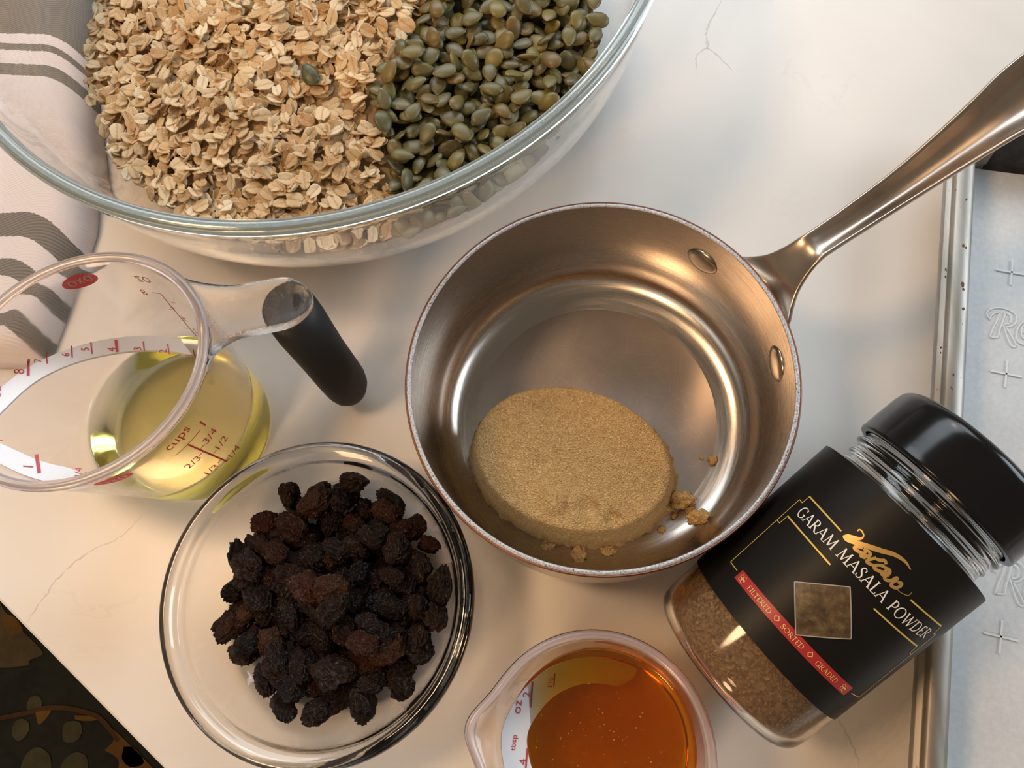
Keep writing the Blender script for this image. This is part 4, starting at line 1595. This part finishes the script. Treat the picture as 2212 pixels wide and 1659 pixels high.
def build_honey_cup():
    cup = empty('small_measuring_cup', (.0125, -.0405, 0), 'small clear plastic measuring cup with pouring lip holding amber honey', 'measuring cup')
    V, F = HON.body(.0299)
    body = obj('cup_body', V, F, MAT['cup_plastic'], cup)
    V, F = HON.rim_band(.0026, .0008)
    obj('thick_rim', V, F, MAT['rim_plastic'], cup)
    pc, pn = np.array([-.018, -.03, .03]), np.array([.4178, .0272, .9082])
    V, F = HON.ramp(pc, pn, .0105, .0026, 62, 282, zmin=.006)
    ramp = obj('measuring_ramp', V, F, MAT['ramp'], cup)
    sharp(ramp, 40)
    ramp['label'] = 'white sloping ramp with red letters'
    up = pn / np.linalg.norm(pn) * .00025
    for s, d in {'2': [-.01797, -.02216, .02975, .00019, .00305, -.00018, -.00319, 8e-05, .00146], 'oz': [-.02152, -.02809, .03156, .00036, .00282, -.00025, -.00297, .00026, .00136], 'tbsp': [-.02291, -.04113, .03259, .00034, .00273, -.00024, -.00292, .0003, .00133],
                 '4': [-.01948, -.04612, .03116, .00018, .00288, -.00017, -.00309, .00017, .00142], '1½': [-.00929, -.01862, .02565, .00059, .0031, -.00037, -.00254, .0004, .00116]}.items():
        V2, asp, F2 = unit_text(s, 1)
        X, Y = np.array(d[3:6]), np.array(d[6:9])
        sp = 1.0
        X = X / np.linalg.norm(X) * np.linalg.norm(Y)
        k = .82 if s in ('2', '4', '1½') else (.70 if s == 'oz' else .86)
        decal(d[:3], X * k * 1.1, Y * k, V2, F2, 'red_letter', MAT['red_print'], ramp, up)
    for b, wd in (([-.01686, -.0164, .02907, -.00077, -.00948, .00064], .0007), ([-.01893, -.04034, .03074, -.00072, -.00768, .00056], .0007), ([-.00811, -.01344, .02496, -.00045, -.00519, .00036], .0005)):
        O, X = np.array(b[:3]), np.array(b[3:])
        Y = np.cross(up, X)
        Y = Y / np.linalg.norm(Y) * wd
        decal(O, X, Y, np.array([(0, -.5), (1, -.5), (1, .5), (0, .5)]), [(0, 1, 2, 3)], 'red_tick', MAT['red_print'], ramp, up)
    oval_logo(HON, (.0075, .0010, .0405), (.0250, -.0035, .0405), .0026, body, True)
    V, F = HON.liquid(.0022, .0300, .0020)
    o = obj('honey', V, F, MAT['honey'])
    tag(o, 'amber orange honey filling the small measuring cup', 'honey')
    rng = np.random.default_rng(9)
    # pale bubbles just under the surface are part of the honey
    parts = []
    for _ in range(230):
        a, r = rng.uniform(0, 6.28), .030 * math.sqrt(rng.random())
        x, y = .004 + r * math.cos(a), -.046 + r * math.sin(a)
        if math.hypot(x - .0085, y + .041) > .0325 or x < -.016: continue
        rr = abs(rng.normal(0, .00013)) + .00008
        q = np.array([(0, 0, 1), (1, 0, 0), (0, 1, 0), (-1, 0, 0), (0, -1, 0), (0, 0, -1)], float) * rr + np.array([x, y, .03008])
        parts.append((q, [(0, 1, 2), (0, 2, 3), (0, 3, 4), (0, 4, 1), (5, 2, 1), (5, 3, 2), (5, 4, 3), (5, 1, 4)]))
    V, F = merge(parts)
    b = obj('surface_bubbles', V, F, plain('pale_foam', (.62, .38, .14), .4), o)
    b['kind'] = 'stuff'


build_honey_cup()

# ------------------------------------------------------------------ spice jar
JP = (0.055348875344217445, -0.012649744270809529, 0.6880342220887601, 0.29670597283903605)
JR0, JR1, JL = .03572, .03653, .08907
_ph, _ta = JP[2], JP[3]
JA_ = np.array([math.cos(_ph) * math.cos(_ta), math.sin(_ph) * math.cos(_ta), math.sin(_ta)])
JS = np.array([math.sin(_ph), -math.cos(_ph), 0])
JW = np.cross(JS, JA_)
JW = JW if JW[2] > 0 else -JW
JO = np.array([JP[0], JP[1], JR0 * math.cos(_ta) + .0004])


def jar_rad(t): return JR0 + (JR1 - JR0) * t / JL


def jar_pt(s_mm, t_mm, off):
    th = s_mm / 1000 / .037
    r = jar_rad(t_mm / 1000) + off
    return JO + JA_ * (t_mm / 1000) + (JS * math.sin(th) + JW * math.cos(th)) * r


GL = {}


def glyphs():
    tk, tn, sf = .13, .065, .055
    def arc(cx, cy_, rx, ry, a0, a1, n=18, w0=tn, w1=tk):
        a = np.radians(np.linspace(a0, a1, n))
        ws = tn + (tk - tn) * np.abs(np.cos(a)) ** 1.5
        return (np.c_[cx + rx * np.cos(a), cy_ + ry * np.sin(a)], ws)
    ln = lambda x0, y0, x1, y1, w_: (np.array([(x0, y0), ((x0 + x1) / 2, (y0 + y1) / 2), (x1, y1)]), [w_] * 3)
    sr = lambda x, y, h=.13: ln(x - h, y, x + h, y, sf)
    GL['A'] = (.92, [ln(.08, .02, .46, 1, tn), ln(.44, 1.0, .84, .02, tk), ln(.22, .36, .68, .36, tn), sr(.08, .025), sr(.85, .025)])
    GL['G'] = (.90, [arc(.47, .5, .41, .5, 42, 330), ln(.80, .40, .80, .14, tk), sr(.76, .41, .14), ln(.77, .97, .79, .74, tn)])
    GL['R'] = (.78, [ln(.16, .02, .16, .98, tk), arc(.30, .74, .28, .24, 90, -90, 14), ln(.14, .975, .32, .975, tn), ln(.16, .50, .32, .50, tn), ln(.32, .50, .74, .02, tk), sr(.16, .025, .14), sr(.76, .025, .08), sr(.10, .98, .08)])
    GL['M'] = (1.08, [ln(.10, .02, .20, .98, tn), ln(.19, .98, .54, .06, tk), ln(.54, .06, .88, .98, tn), ln(.87, .98, .97, .02, tk), sr(.10, .025), sr(.97, .025), sr(.17, .98, .07), sr(.90, .98, .07)])
    GL['S'] = (.58, [(spline2d([(.48, .84), (.40, .95), (.27, .985), (.13, .90), (.10, .76), (.18, .62), (.34, .48), (.47, .34), (.47, .17), (.36, .04), (.20, .02), (.07, .14)], 4), None), ln(.49, .96, .48, .74, tn), ln(.06, .28, .07, .05, tn)])
    GL['L'] = (.62, [ln(.16, .02, .16, .98, tk), ln(.10, .03, .56, .03, tn), sr(.16, .98), ln(.56, .02, .585, .22, tn)])
    GL['P'] = (.68, [ln(.16, .02, .16, .98, tk), arc(.30, .71, .28, .27, 90, -90, 14), ln(.14, .975, .32, .975, tn), ln(.16, .44, .32, .44, tn), sr(.16, .025, .14), sr(.10, .98, .08)])
    GL['O'] = (1.0, [arc(.5, .5, .43, .48, 0, 360, 30)])
    GL['W'] = (1.26, [ln(.08, .98, .36, .02, tk), ln(.36, .02, .64, .92, tn), ln(.60, .98, .88, .02, tk), ln(.88, .02, 1.16, .98, tn), sr(.08, .975), sr(1.16, .975)])
    GL['D'] = (.90, [ln(.16, .02, .16, .98, tk), arc(.34, .5, .46, .475, 90, -90, 18), ln(.12, .975, .36, .975, tn), ln(.12, .025, .36, .025, tn), sr(.10, .98, .08), sr(.10, .025, .08)])
    GL['E'] = (.62, [ln(.16, .02, .16, .98, tk), ln(.10, .97, .54, .97, tn), ln(.16, .51, .44, .51, tn), ln(.10, .03, .56, .03, tn), ln(.54, .98, .55, .82, tn), ln(.56, .02, .58, .20, tn)])
    GL['F'] = (.58, [ln(.16, .02, .16, .98, tk), ln(.10, .97, .54, .97, tn), ln(.16, .51, .44, .51, tn), sr(.16, .025), ln(.54, .98, .55, .82, tn)])
    GL['I'] = (.34, [ln(.17, .02, .17, .98, tk), sr(.17, .025), sr(.17, .975)])
    GL['T'] = (.74, [ln(.37, .02, .37, .98, tk), ln(.06, .97, .68, .97, tn), sr(.37, .025), ln(.06, .98, .05, .82, tn), ln(.68, .98, .69, .82, tn)])
    GL[' '] = (.42, [])


glyphs()


def serif(text):
    parts = []
    x = 0
    for ch in text:
        adv, strokes = GL[ch]
        for P, wds in strokes:
            P = np.array(P)
            if wds is None:
                k = np.linspace(0, math.pi, len(P))
                wds = .06 + .075 * np.sin(k) ** 2
            V, F = ribbon2d(P, wds)
            parts.append((V + np.array([x, 0]), F))
        x += adv + .07
    V, F = merge(parts)
    return V, F, x


def build_jar():
    jar = empty('spice_jar', JO - np.array([0, 0, JO[2]]), 'garam masala spice jar lying on its side with black label and lid', 'jar')
    fr = (JO, JS, JW, JA_)
    outp = [(0, .0022), (.020, .0020), (.0265, .0), (.0305, .0004), (.0340, .0026), (.0355, .0060), (.03575, .012), (.0362, .050), (.03653, .0860), (.0358, .0885), (.0335, .0897), (.0305, .0902), (.0300, .0925), (.0300, .0935), (.0308, .0940), (.0308, .0952), (.0300, .0958), (.0300, .0985), (.0318, .0990), (.0318, .1004), (.0300, .1008), (.0298, .112)]
    inn = [(.0282, .112), (.0284, .0930), (.0300, .0890), (.0335, .0868), (.0349, .0840), (.0348, .050), (.0344, .012), (.0341, .0072), (.0325, .0040), (.0295, .0022), (.0250, .0024), (.018, .0042), (0, .0042)]
    V, F = lathe(smooth_prof(outp, 1) + smooth_prof(inn, 1), 0, 0, n=128, closed=False, frame=fr)
    obj('jar_body', V, F, MAT['jar_plastic'], jar)
    lid = [(0, .1255), (.024, .1255), (.0295, .1250), (.0322, .1232), (.0332, .1205), (.0335, .1120), (.0336, .1050), (.0338, .1040), (.0334, .1032), (.0312, .1032), (.0310, .1180), (0, .1180)]
    V, F = lathe(smooth_prof(lid[:9], 1) + lid[9:], 0, 0, n=128, closed=False, frame=fr)
    o = obj('lid', V, F, MAT['lid'], jar)
    sharp(o, 50)
    o['label'] = 'glossy black screw lid'
    # paper label wrapped around
    t0, t1 = .0228, .0888
    V, F = [], []
    n = 120
    arc0, arc1 = R_(-170), R_(172)
    rows = []
    for off, ts in ((.0003, np.linspace(t0, t1, 6)), (.00005, np.linspace(t1, t0, 6))):
        for t in ts:
            rows.append([JO + JA_ * t + (JS * math.sin(a) + JW * math.cos(a)) * (max(jar_rad(t), 0) + off) for a in np.linspace(arc0, arc1, n)])
    secs = [[rows[j][i] for j in range(len(rows))] for i in range(n)]
    V, F = sweep(secs)
    lab = obj('paper_label', V, F, MAT['label'], jar)
    sharp(lab, 40)
    lab['label'] = 'black paper label with white and gold print'

    def printed(name, V2, F2, mat, off=.00045):
        V = [jar_pt(s, t, off) for s, t in V2]
        return obj(name, V, F2, MAT[mat], lab, False, False)
    # GARAM MASALA POWDER
    V, F, wd = serif('GARAM MASALA POWDER')
    s0, s1 = -30.4, 34.3
    V = np.c_[s0 + V[:, 0] / wd * (s1 - s0), 62.75 + V[:, 1] * 4.15]
    V[:, 1] += np.clip((V[:, 0] - 14) / 20, 0, 1) ** 2 * 2.0
    printed('product_lettering', V, F, 'white_print')
    # gold border lines
    lines = [([(-34.5, 67.2), (-33.8, 34.0), (-28.5, 34.0)], .28), ([(-34.5, 67.2), (-32.3, 67.05)], .28), ([(-32.3, 67.05), (-32.35, 70.4)], .28), ([(-32.35, 70.4), (-14.4, 69.6)], .55),
             ([(-32.03, 56.4), (-34.2, 56.4)], .28), ([(-32.2, 56.4), (-32.2, 60.18)], .28), ([(-32.2, 60.18), (-8.5, 59.3)], .55),
             ([(16.05, 70.2), (35.4, 71.8)], .55), ([(35.4, 71.8), (36.29, 68.3), (38.1, 68.5)], .28), ([(38.1, 68.5), (40.0, 34.9), (32.9, 34.5)], .28), ([(10.4, 59.7), (35.9, 61.4)], .55), ([(35.9, 61.4), (36.8, 58.0), (38.6, 58.1)], .28)]
    parts = []
    for pts, wd in lines:
        P = []
        for a, b in zip(pts[:-1], pts[1:]):
            q = np.linspace(a, b, 24)
            parts.append(ribbon2d(q, wd))
    V, F = merge(parts)
    printed('gold_border', V, F, 'gold_print')
    # red band with its words
    N = 60
    top = [(s, 35.8 + .4 * (s + 27) / 58) for s in np.linspace(-27.1, 31.0, N)]
    bot = [(s, 31.7 + .5 * (s + 27) / 58) for s in np.linspace(-27.1, 31.0, N)]
    printed('red_band', np.array(top + bot), [(i, i + 1, N + i + 1, N + i) for i in range(N - 1)], 'red_band', .00042)
    for word, a, b in (('FILTERED', -20.6, -9.0), ('SORTED', -3.9, 6.0), ('GRADED', 12.1, 23.2)):
        V, F, wd = serif(word)
        V = np.c_[a + V[:, 0] / wd * (b - a), 32.75 + (V[:, 0] / wd * (b - a) + a + 27) / 58 * .45 + V[:, 1] * 1.75]
        printed('band_lettering', V, F, 'band_print', .00058)
    parts = []
    for s in (-6.5, 8.9):
        t = 33.9 + (s + 27) / 58 * .4
        parts.append(ribbon2d([(s - 1.0, t), (s - .5, t + .55), (s, t + 1.0), (s + .5, t + .5), (s + 1.0, t), (s + .5, t - .5), (s, t - 1.0), (s - .5, t - .5), (s - 1.0, t)], .3))
    for s, t in ((-24.3, 33.7), (27.4, 34.2)):
        for dx, dy in ((-.75, .55), (-.75, -.55), (.55, .7), (.55, -.7)):
            a = np.linspace(0, 5.6, 16)
            parts.append(ribbon2d(np.c_[s + dx + .62 * np.cos(a), t + dy + .62 * np.sin(a)], .2))
        parts.append(ribbon2d([(s - 1.0, t), (s, t), (s + 1.5, t)], .22))
    V, F = merge(parts)
    printed('band_ornament', V, F, 'band_print', .00058)
    # small printed photo of the spice, set as a tilted square
    c4 = np.array([(-11.7, 46.7), (.5, 59.0), (13.5, 47.5), (1.1, 35.1)])
    G = 8
    V = [tuple((c4[0] * (1 - u) + c4[1] * u) * (1 - v) + (c4[3] * (1 - u) + c4[2] * u) * v) for v in np.linspace(0, 1, G) for u in np.linspace(0, 1, G)]
    F = [(j * G + i, j * G + i + 1, (j + 1) * G + i + 1, (j + 1) * G + i) for j in range(G - 1) for i in range(G - 1)]
    printed('spice_photo', np.array(V), F, 'photo', .00060)
    parts = []
    for k in range(4):
        parts.append(ribbon2d(np.linspace(c4[k], c4[(k + 1) % 4], 12), .36))
    V, F = merge(parts)
    printed('photo_frame', V, F, 'grey_print', .00066)
    # gold script name
    st = [[(-11.11, 73.48), (-11.03, 74.21), (-10.28, 74.44), (-8.89, 73.95), (-8.48, 72.99), (-8.94, 72.0), (-10.17, 70.95), (-11.75, 69.89), (-12.77, 68.91)],
          [(-12.77, 68.91), (-11.09, 68.93), (-8.8, 70.26), (-5.79, 72.1), (-1.74, 74.46), (1.59, 76.54), (5.23, 77.43), (8.34, 76.88)],
          [(-6.0, 70.71), (-7.38, 69.83), (-7.71, 68.87), (-6.41, 68.88), (-4.71, 69.77), (-4.68, 71.33)], [(-5.67, 70.72), (-4.04, 71.34), (-3.08, 70.97), (-3.2, 69.88), (-4.51, 69.25), (-4.53, 68.47), (-3.06, 69.1)],
          [(-1.19, 71.71), (-1.66, 70.59), (-2.2, 69.37), (-1.89, 68.6), (-.41, 69.05), (.87, 70.02)], [(-1.31, 71.19), (.14, 71.98), (1.1, 72.94), (2.3, 72.48)],
          [(2.33, 71.76), (.84, 70.36), (.46, 69.15), (1.6, 69.0), (3.45, 70.06), (3.65, 71.43)], [(1.75, 71.06), (4.1, 71.95), (4.92, 71.03), (3.63, 69.89), (3.56, 68.86)],
          [(3.54, 69.03), (4.79, 69.74), (5.26, 70.86)], [(5.26, 70.86), (5.0, 69.23), (5.93, 68.99), (7.07, 70.12), (7.48, 71.93), (8.2, 71.43)],
          [(8.2, 71.43), (7.86, 69.71), (8.33, 68.91), (9.84, 69.49), (10.28, 71.13), (9.7, 71.8), (8.74, 71.1)], [(9.84, 69.49), (11.94, 69.53), (14.36, 70.62), (14.38, 72.16)]]
    parts = []
    for k, s in enumerate(st):
        P = spline2d(s, 6)
        f = np.linspace(0, 1, len(P))
        wd = .80 + .35 * np.sin(f * math.pi)
        if k == 0: wd = .45 + 1.15 * np.clip((f - .45) / .3, 0, 1) * np.clip((1 - f) / .12, 0, 1)
        if k == 1: wd = .45 + 1.25 * np.sin(np.clip(f * 1.05, 0, 1) * math.pi) ** .8
        if k == 11: wd = .25 + 0 * f
        parts.append(ribbon2d(P, wd))
    V, F = merge(parts)
    printed('gold_script', V, F, 'gold_script')
    # the powder inside
    prof = [(0, .0046), (.018, .0046), (.025, .0030), (.0293, .0028), (.0320, .0046), (.0336, .0076), (.0339, .012), (.0342, .050), (.0342, .078), (0, .078)]
    fr2 = (JO - JS * .0001, JS, JW, JA_)
    V, F = lathe(smooth_prof(prof[:9], 1) + prof[9:], 0, 0, n=96, closed=False, frame=fr2)
    o = obj('ground_spice', V, F, MAT['spice'])
    tag(o, 'coarse brown ground spice seen through the bottom of the clear jar', 'spice')


build_jar()


# ------------------------------------------------------------------ sheet pan with parchment
def build_sheet_pan():
    tl, bl = np.array([.1790, .2055]), np.array([.1249, -.0459])
    d = (tl - bl) / np.linalg.norm(tl - bl)          # away from the camera, along the left edge
    r = np.array([d[1], -d[0]])                      # to the right
    o0 = tl + d * .0430                              # far left corner (sharp)
    zr = .0300
    pan = empty('sheet_pan', (*(o0 + r * .1 - d * .15), 0), 'worn aluminium sheet pan with rolled rim under the jar lid', 'baking pan')
    W, L, rc = .33, .46, .030

    def path(n=8):
        pts = []
        for cx, cy_, a0 in ((rc, -rc, 180), (W - rc, -rc, 90), (W - rc, -L + rc, 0), (rc, -L + rc, -90)):
            for k in range(n + 1):
                a = R_(a0 - 90 * k / n)
                pts.append((cx, cy_, a))
        return pts
    prof = [(0, zr - .0065), (-.0002, zr - .0045), (.0004, zr - .0030), (.0024, zr - .0030), (.0028, zr - .0022), (.0030, zr - .0008), (.0042, zr), (.0068, zr + .0004), (.0098, zr), (.0116, zr - .0012), (.0126, zr - .0035), (.0150, .012), (.0166, .0040), (.0180, .0024), (.0210, .0018)]
    secs = []
    for cx, cy_, a in path():
        sec = []
        for q, z in prof:
            rr = rc - q
            x, y = cx + rr * math.cos(a), cy_ + rr * math.sin(a)
            p = o0 + r * x + d * y
            sec.append((*p, z))
        secs.append(sec)
    V, F = sweep(secs, closed_sec=False, caps=False, closed_path=True)
    o = obj('rolled_rim', V, F, MAT['alu'], pan)
    inner = [s[-1] for s in secs]
    Vf = [(x, y, .0018) for x, y, z in inner]
    obj('pan_floor', Vf, [tuple(range(len(Vf)))], MAT['alu'], pan, False)
    Vf = [(*(o0 + r * x + d * y), z) for x, y, z in ((.012, -.012, .0), (W - .012, -.012, 0), (W - .012, -L + .012, 0), (.012, -L + .012, 0))]
    # mottled near-black far inner wall
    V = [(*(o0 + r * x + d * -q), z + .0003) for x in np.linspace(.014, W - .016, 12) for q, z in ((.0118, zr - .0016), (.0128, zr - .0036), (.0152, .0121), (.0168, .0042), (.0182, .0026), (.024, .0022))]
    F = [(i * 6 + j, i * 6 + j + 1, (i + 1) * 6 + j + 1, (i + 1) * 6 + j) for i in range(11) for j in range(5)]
    o = obj('dark_end_wall', V, F, MAT['blackish'], pan, True, False)
    o['label'] = 'dark far inner wall of the pan'
    # rust marks on the rim
    rng = np.random.default_rng(4)
    for along, across, sz, mt in ((.0585, .0075, .0011, 'rust'), (.0592, .0088, .0007, 'rust'), (.0780, .0082, .0016, 'rust'), (.0800, .0086, .0009, 'rust'), (.0895, .0090, .0011, 'rust'), (.070, .0020, .0010, 'rust'), (.0735, .0020, .0007, 'rust'), (.0345, .0080, .0009, 'speck'),
                                  (.1080, .0018, .0007, 'speck'), (.1105, .0018, .0006, 'speck'), (.1210, .0062, .0008, 'rust'), (.1480, .0076, .0009, 'speck'), (.1482, .0062, .0006, 'speck'), (.136, .0018, .0008, 'speck'), (.186, .0018, .0007, 'speck'), (.168, .002, .0005, 'speck')):
        zz = float(np.interp(across, [p[0] for p in prof[2:11]], [p[1] for p in prof[2:11]])) + .00012
        along += .0215
        c = o0 + r * across - d * along
        k = 9
        pts = []
        for i in range(k):
            a = 2 * math.pi * i / k
            q = sz * rng.uniform(.45, 1.1)
            off = r * q * .6 * math.cos(a) + d * q * math.sin(a)
            ac = across + q * .6 * math.cos(a)
            z2 = float(np.interp(ac, [p[0] for p in prof[2:11]], [p[1] for p in prof[2:11]])) + .00012
            pts.append((*(c + off), z2))
        pts.append((*c, zz))
        obj('rust_mark' if mt == 'rust' else 'dark_speck', pts, [(k, i, (i + 1) % k) for i in range(k)], MAT[mt], pan, True, False)
    # parchment sheet lying inside
    rows = []
    yy = np.concatenate([[-.0195, -.021, -.024], np.linspace(-.03, -L + .03, 60)])
    prof2 = [(.0131, zr - .0058), (.0142, .018), (.0156, .0105), (.0168, .0062), (.0182, .0048), (.021, .0042), (.03, .0040), (.08, .0040), (.15, .0040), (W - .03, .0040)]
    for y in yy:
        wob = .0005 * noise.noise(Vector((y * 60, 0, 0))) 
        far = max(0, (-.024 - y) * -1) * .5
        row = []
        for q, z in prof2:
            row.append((*(o0 + r * (q + .0002 + (wob if q < .02 else 0)) + d * y), z + .0004 * noise.noise(Vector((q * 40, y * 40, 2)))))
        rows.append(row)
    V = [p for row in rows for p in row]
    n = len(prof2)
    F = [(j * n + i, j * n + i + 1, (j + 1) * n + i + 1, (j + 1) * n + i) for j in range(len(rows) - 1) for i in range(n - 1)]
    paper = obj('parchment_paper', V, F, MAT['paper'])
    tag(paper, 'pale grey parchment paper with embossed crosses lining the sheet pan', 'parchment paper')
    zp = .0046
    rd = lambda ang: np.array([math.cos(R_(ang)), math.sin(R_(ang))])

    def flat(name, parts):
        V, F = merge(parts)
        obj(name, [(x, y, zp) for x, y in V], F, MAT['emboss'], paper, False, False)
    for c in ((.2123, .1660), (.2003, .1151), (.1767, .0005), (.188, .064)):
        c = np.array(c)
        flat('embossed_cross', [ribbon2d([c - rd(75) * .0068, c, c + rd(75) * .0068], [.0009, .0008, .0009]), ribbon2d([c - rd(-14) * .0068, c, c + rd(-14) * .0068], [.0009, .0008, .0009])])
    # outlined logo letters
    for lx, ly in ((.1955, .1335), (.1768, .0180)):
        o_ = np.array([lx, ly])
        ex, ey = rd(-8), rd(82)
        S = .0125

        def glyph(pts, wd=.00055, k=5):
            P = spline2d(pts, k) * S
            return ribbon2d(o_ + P[:, :1] * ex + P[:, 1:2] * ey, wd)
        Rr = [[(.05, .80), (.0, .95), (.12, 1.12), (.40, 1.22), (.75, 1.20), (1.02, 1.02), (1.04, .75), (.90, .55), (.66, .46)], [(.05, .80), (.10, .72), (.16, .88), (.34, 1.02), (.46, 1.04)], [(.46, 1.04), (.38, .75), (.22, .40), (.10, .05), (.12, .0), (.34, .02), (.38, .06)],
              [(.38, .06), (.46, .40), (.60, .80), (.66, 1.05)], [(.66, 1.05), (.82, .98), (.86, .80), (.80, .64), (.62, .58)], [(.56, .56), (.62, .30), (.74, -.12), (.86, -.30), (1.0, -.26)], [(.66, .46), (.80, .20), (.92, -.06), (1.0, -.26)],
              [(1.22, .30), (1.42, .42), (1.50, .58), (1.40, .66), (1.24, .52), (1.20, .20), (1.34, .04), (1.58, .14)], [(1.0, .02), (1.06, .40), (1.22, .68), (1.42, .80), (1.62, .68)], [(1.0, .02), (1.16, -.14), (1.42, -.16), (1.66, -.02)],
              [(1.80, .10), (1.92, .44), (2.0, .70), (2.1, .50), (2.2, .1)]]
        flat('embossed_lettering', [glyph(g) for g in Rr])


build_sheet_pan()


# ------------------------------------------------------------------ striped towel
def build_towel():
    # right edge veers left as it runs away beneath the bowl's overhang
    def edge(y): return float(np.interp(y, [.10, .15, .19, .207, .25, .30, .36, .46], [-.270, -.262, -.2545, -.2520, -.2570, -.2690, -.281, -.300]))
    xs = np.concatenate([np.linspace(0, .030, 22), np.linspace(.034, .16, 28)])
    ys = np.linspace(.132, .46, 150)
    V, UV = [], []
    for y in ys:
        e = edge(y)
        nearf = 1 - math.exp(-((y - .132) / .006))
        for q in xs:
            x = e - q
            H = .0175 + .0012 * noise.noise(Vector((x * 18, y * 18, 0)))
            if y > .26: H -= min(.006, (y - .26) * .12)
            rr = .017
            if q < rr:
                zz = H * math.sqrt(max(0.0, 1 - (1 - q / rr) ** 2))
            else:
                zz = H
            zz += .0010 * noise.noise(Vector((x * 45, y * 45, 3))) * min(1, q / .01)
            # the stripes dip where the cloth rolls over its edge
            roll = max(0.0, (.030 - q) / .030)
            V.append((x, y, max(.0006, zz * nearf)))
            UV.append((x, y + .020 * roll ** 1.7))
    n = len(xs)
    m = len(ys)
    F = [(j * n + i, j * n + i + 1, (j + 1) * n + i + 1, (j + 1) * n + i) for j in range(m - 1) for i in range(n - 1)]
    k = len(V)
    me = uv_mesh('kitchen_towel', np.array(V), F, np.array(UV), MAT['towel'])
    o = bpy.data.objects.new('kitchen_towel', me)
    COL.objects.link(o)
    md = o.modifiers.new('cloth_thickness', 'SOLIDIFY')
    md.thickness = .0006
    md.offset = -1
    tag(o, 'folded white kitchen towel with grey stripes beside and under the big bowl', 'towel')


build_towel()


def single_out():
    """look-alikes that would share a label are told apart by which is nearer along the counter"""
    words = {2: ['nearer', 'farther'], 3: ['nearest', 'middle', 'farthest'], 4: ['nearest', 'second nearest', 'second farthest', 'farthest'], 5: ['nearest', 'second nearest', 'middle', 'second farthest', 'farthest']}
    same = {}
    for o in COL.objects:
        if o.parent is None and o.get('label') and o.get('category') in ('raisin', 'oat flake', 'pumpkin seed'):
            same.setdefault(o['label'], []).append(o)
    for lab, obs in same.items():
        w = words.get(len(obs))
        if w is None: continue
        for o, k in zip(sorted(obs, key=lambda q: q.location.y), w):
            o['label'] = k + ' ' + lab


single_out()
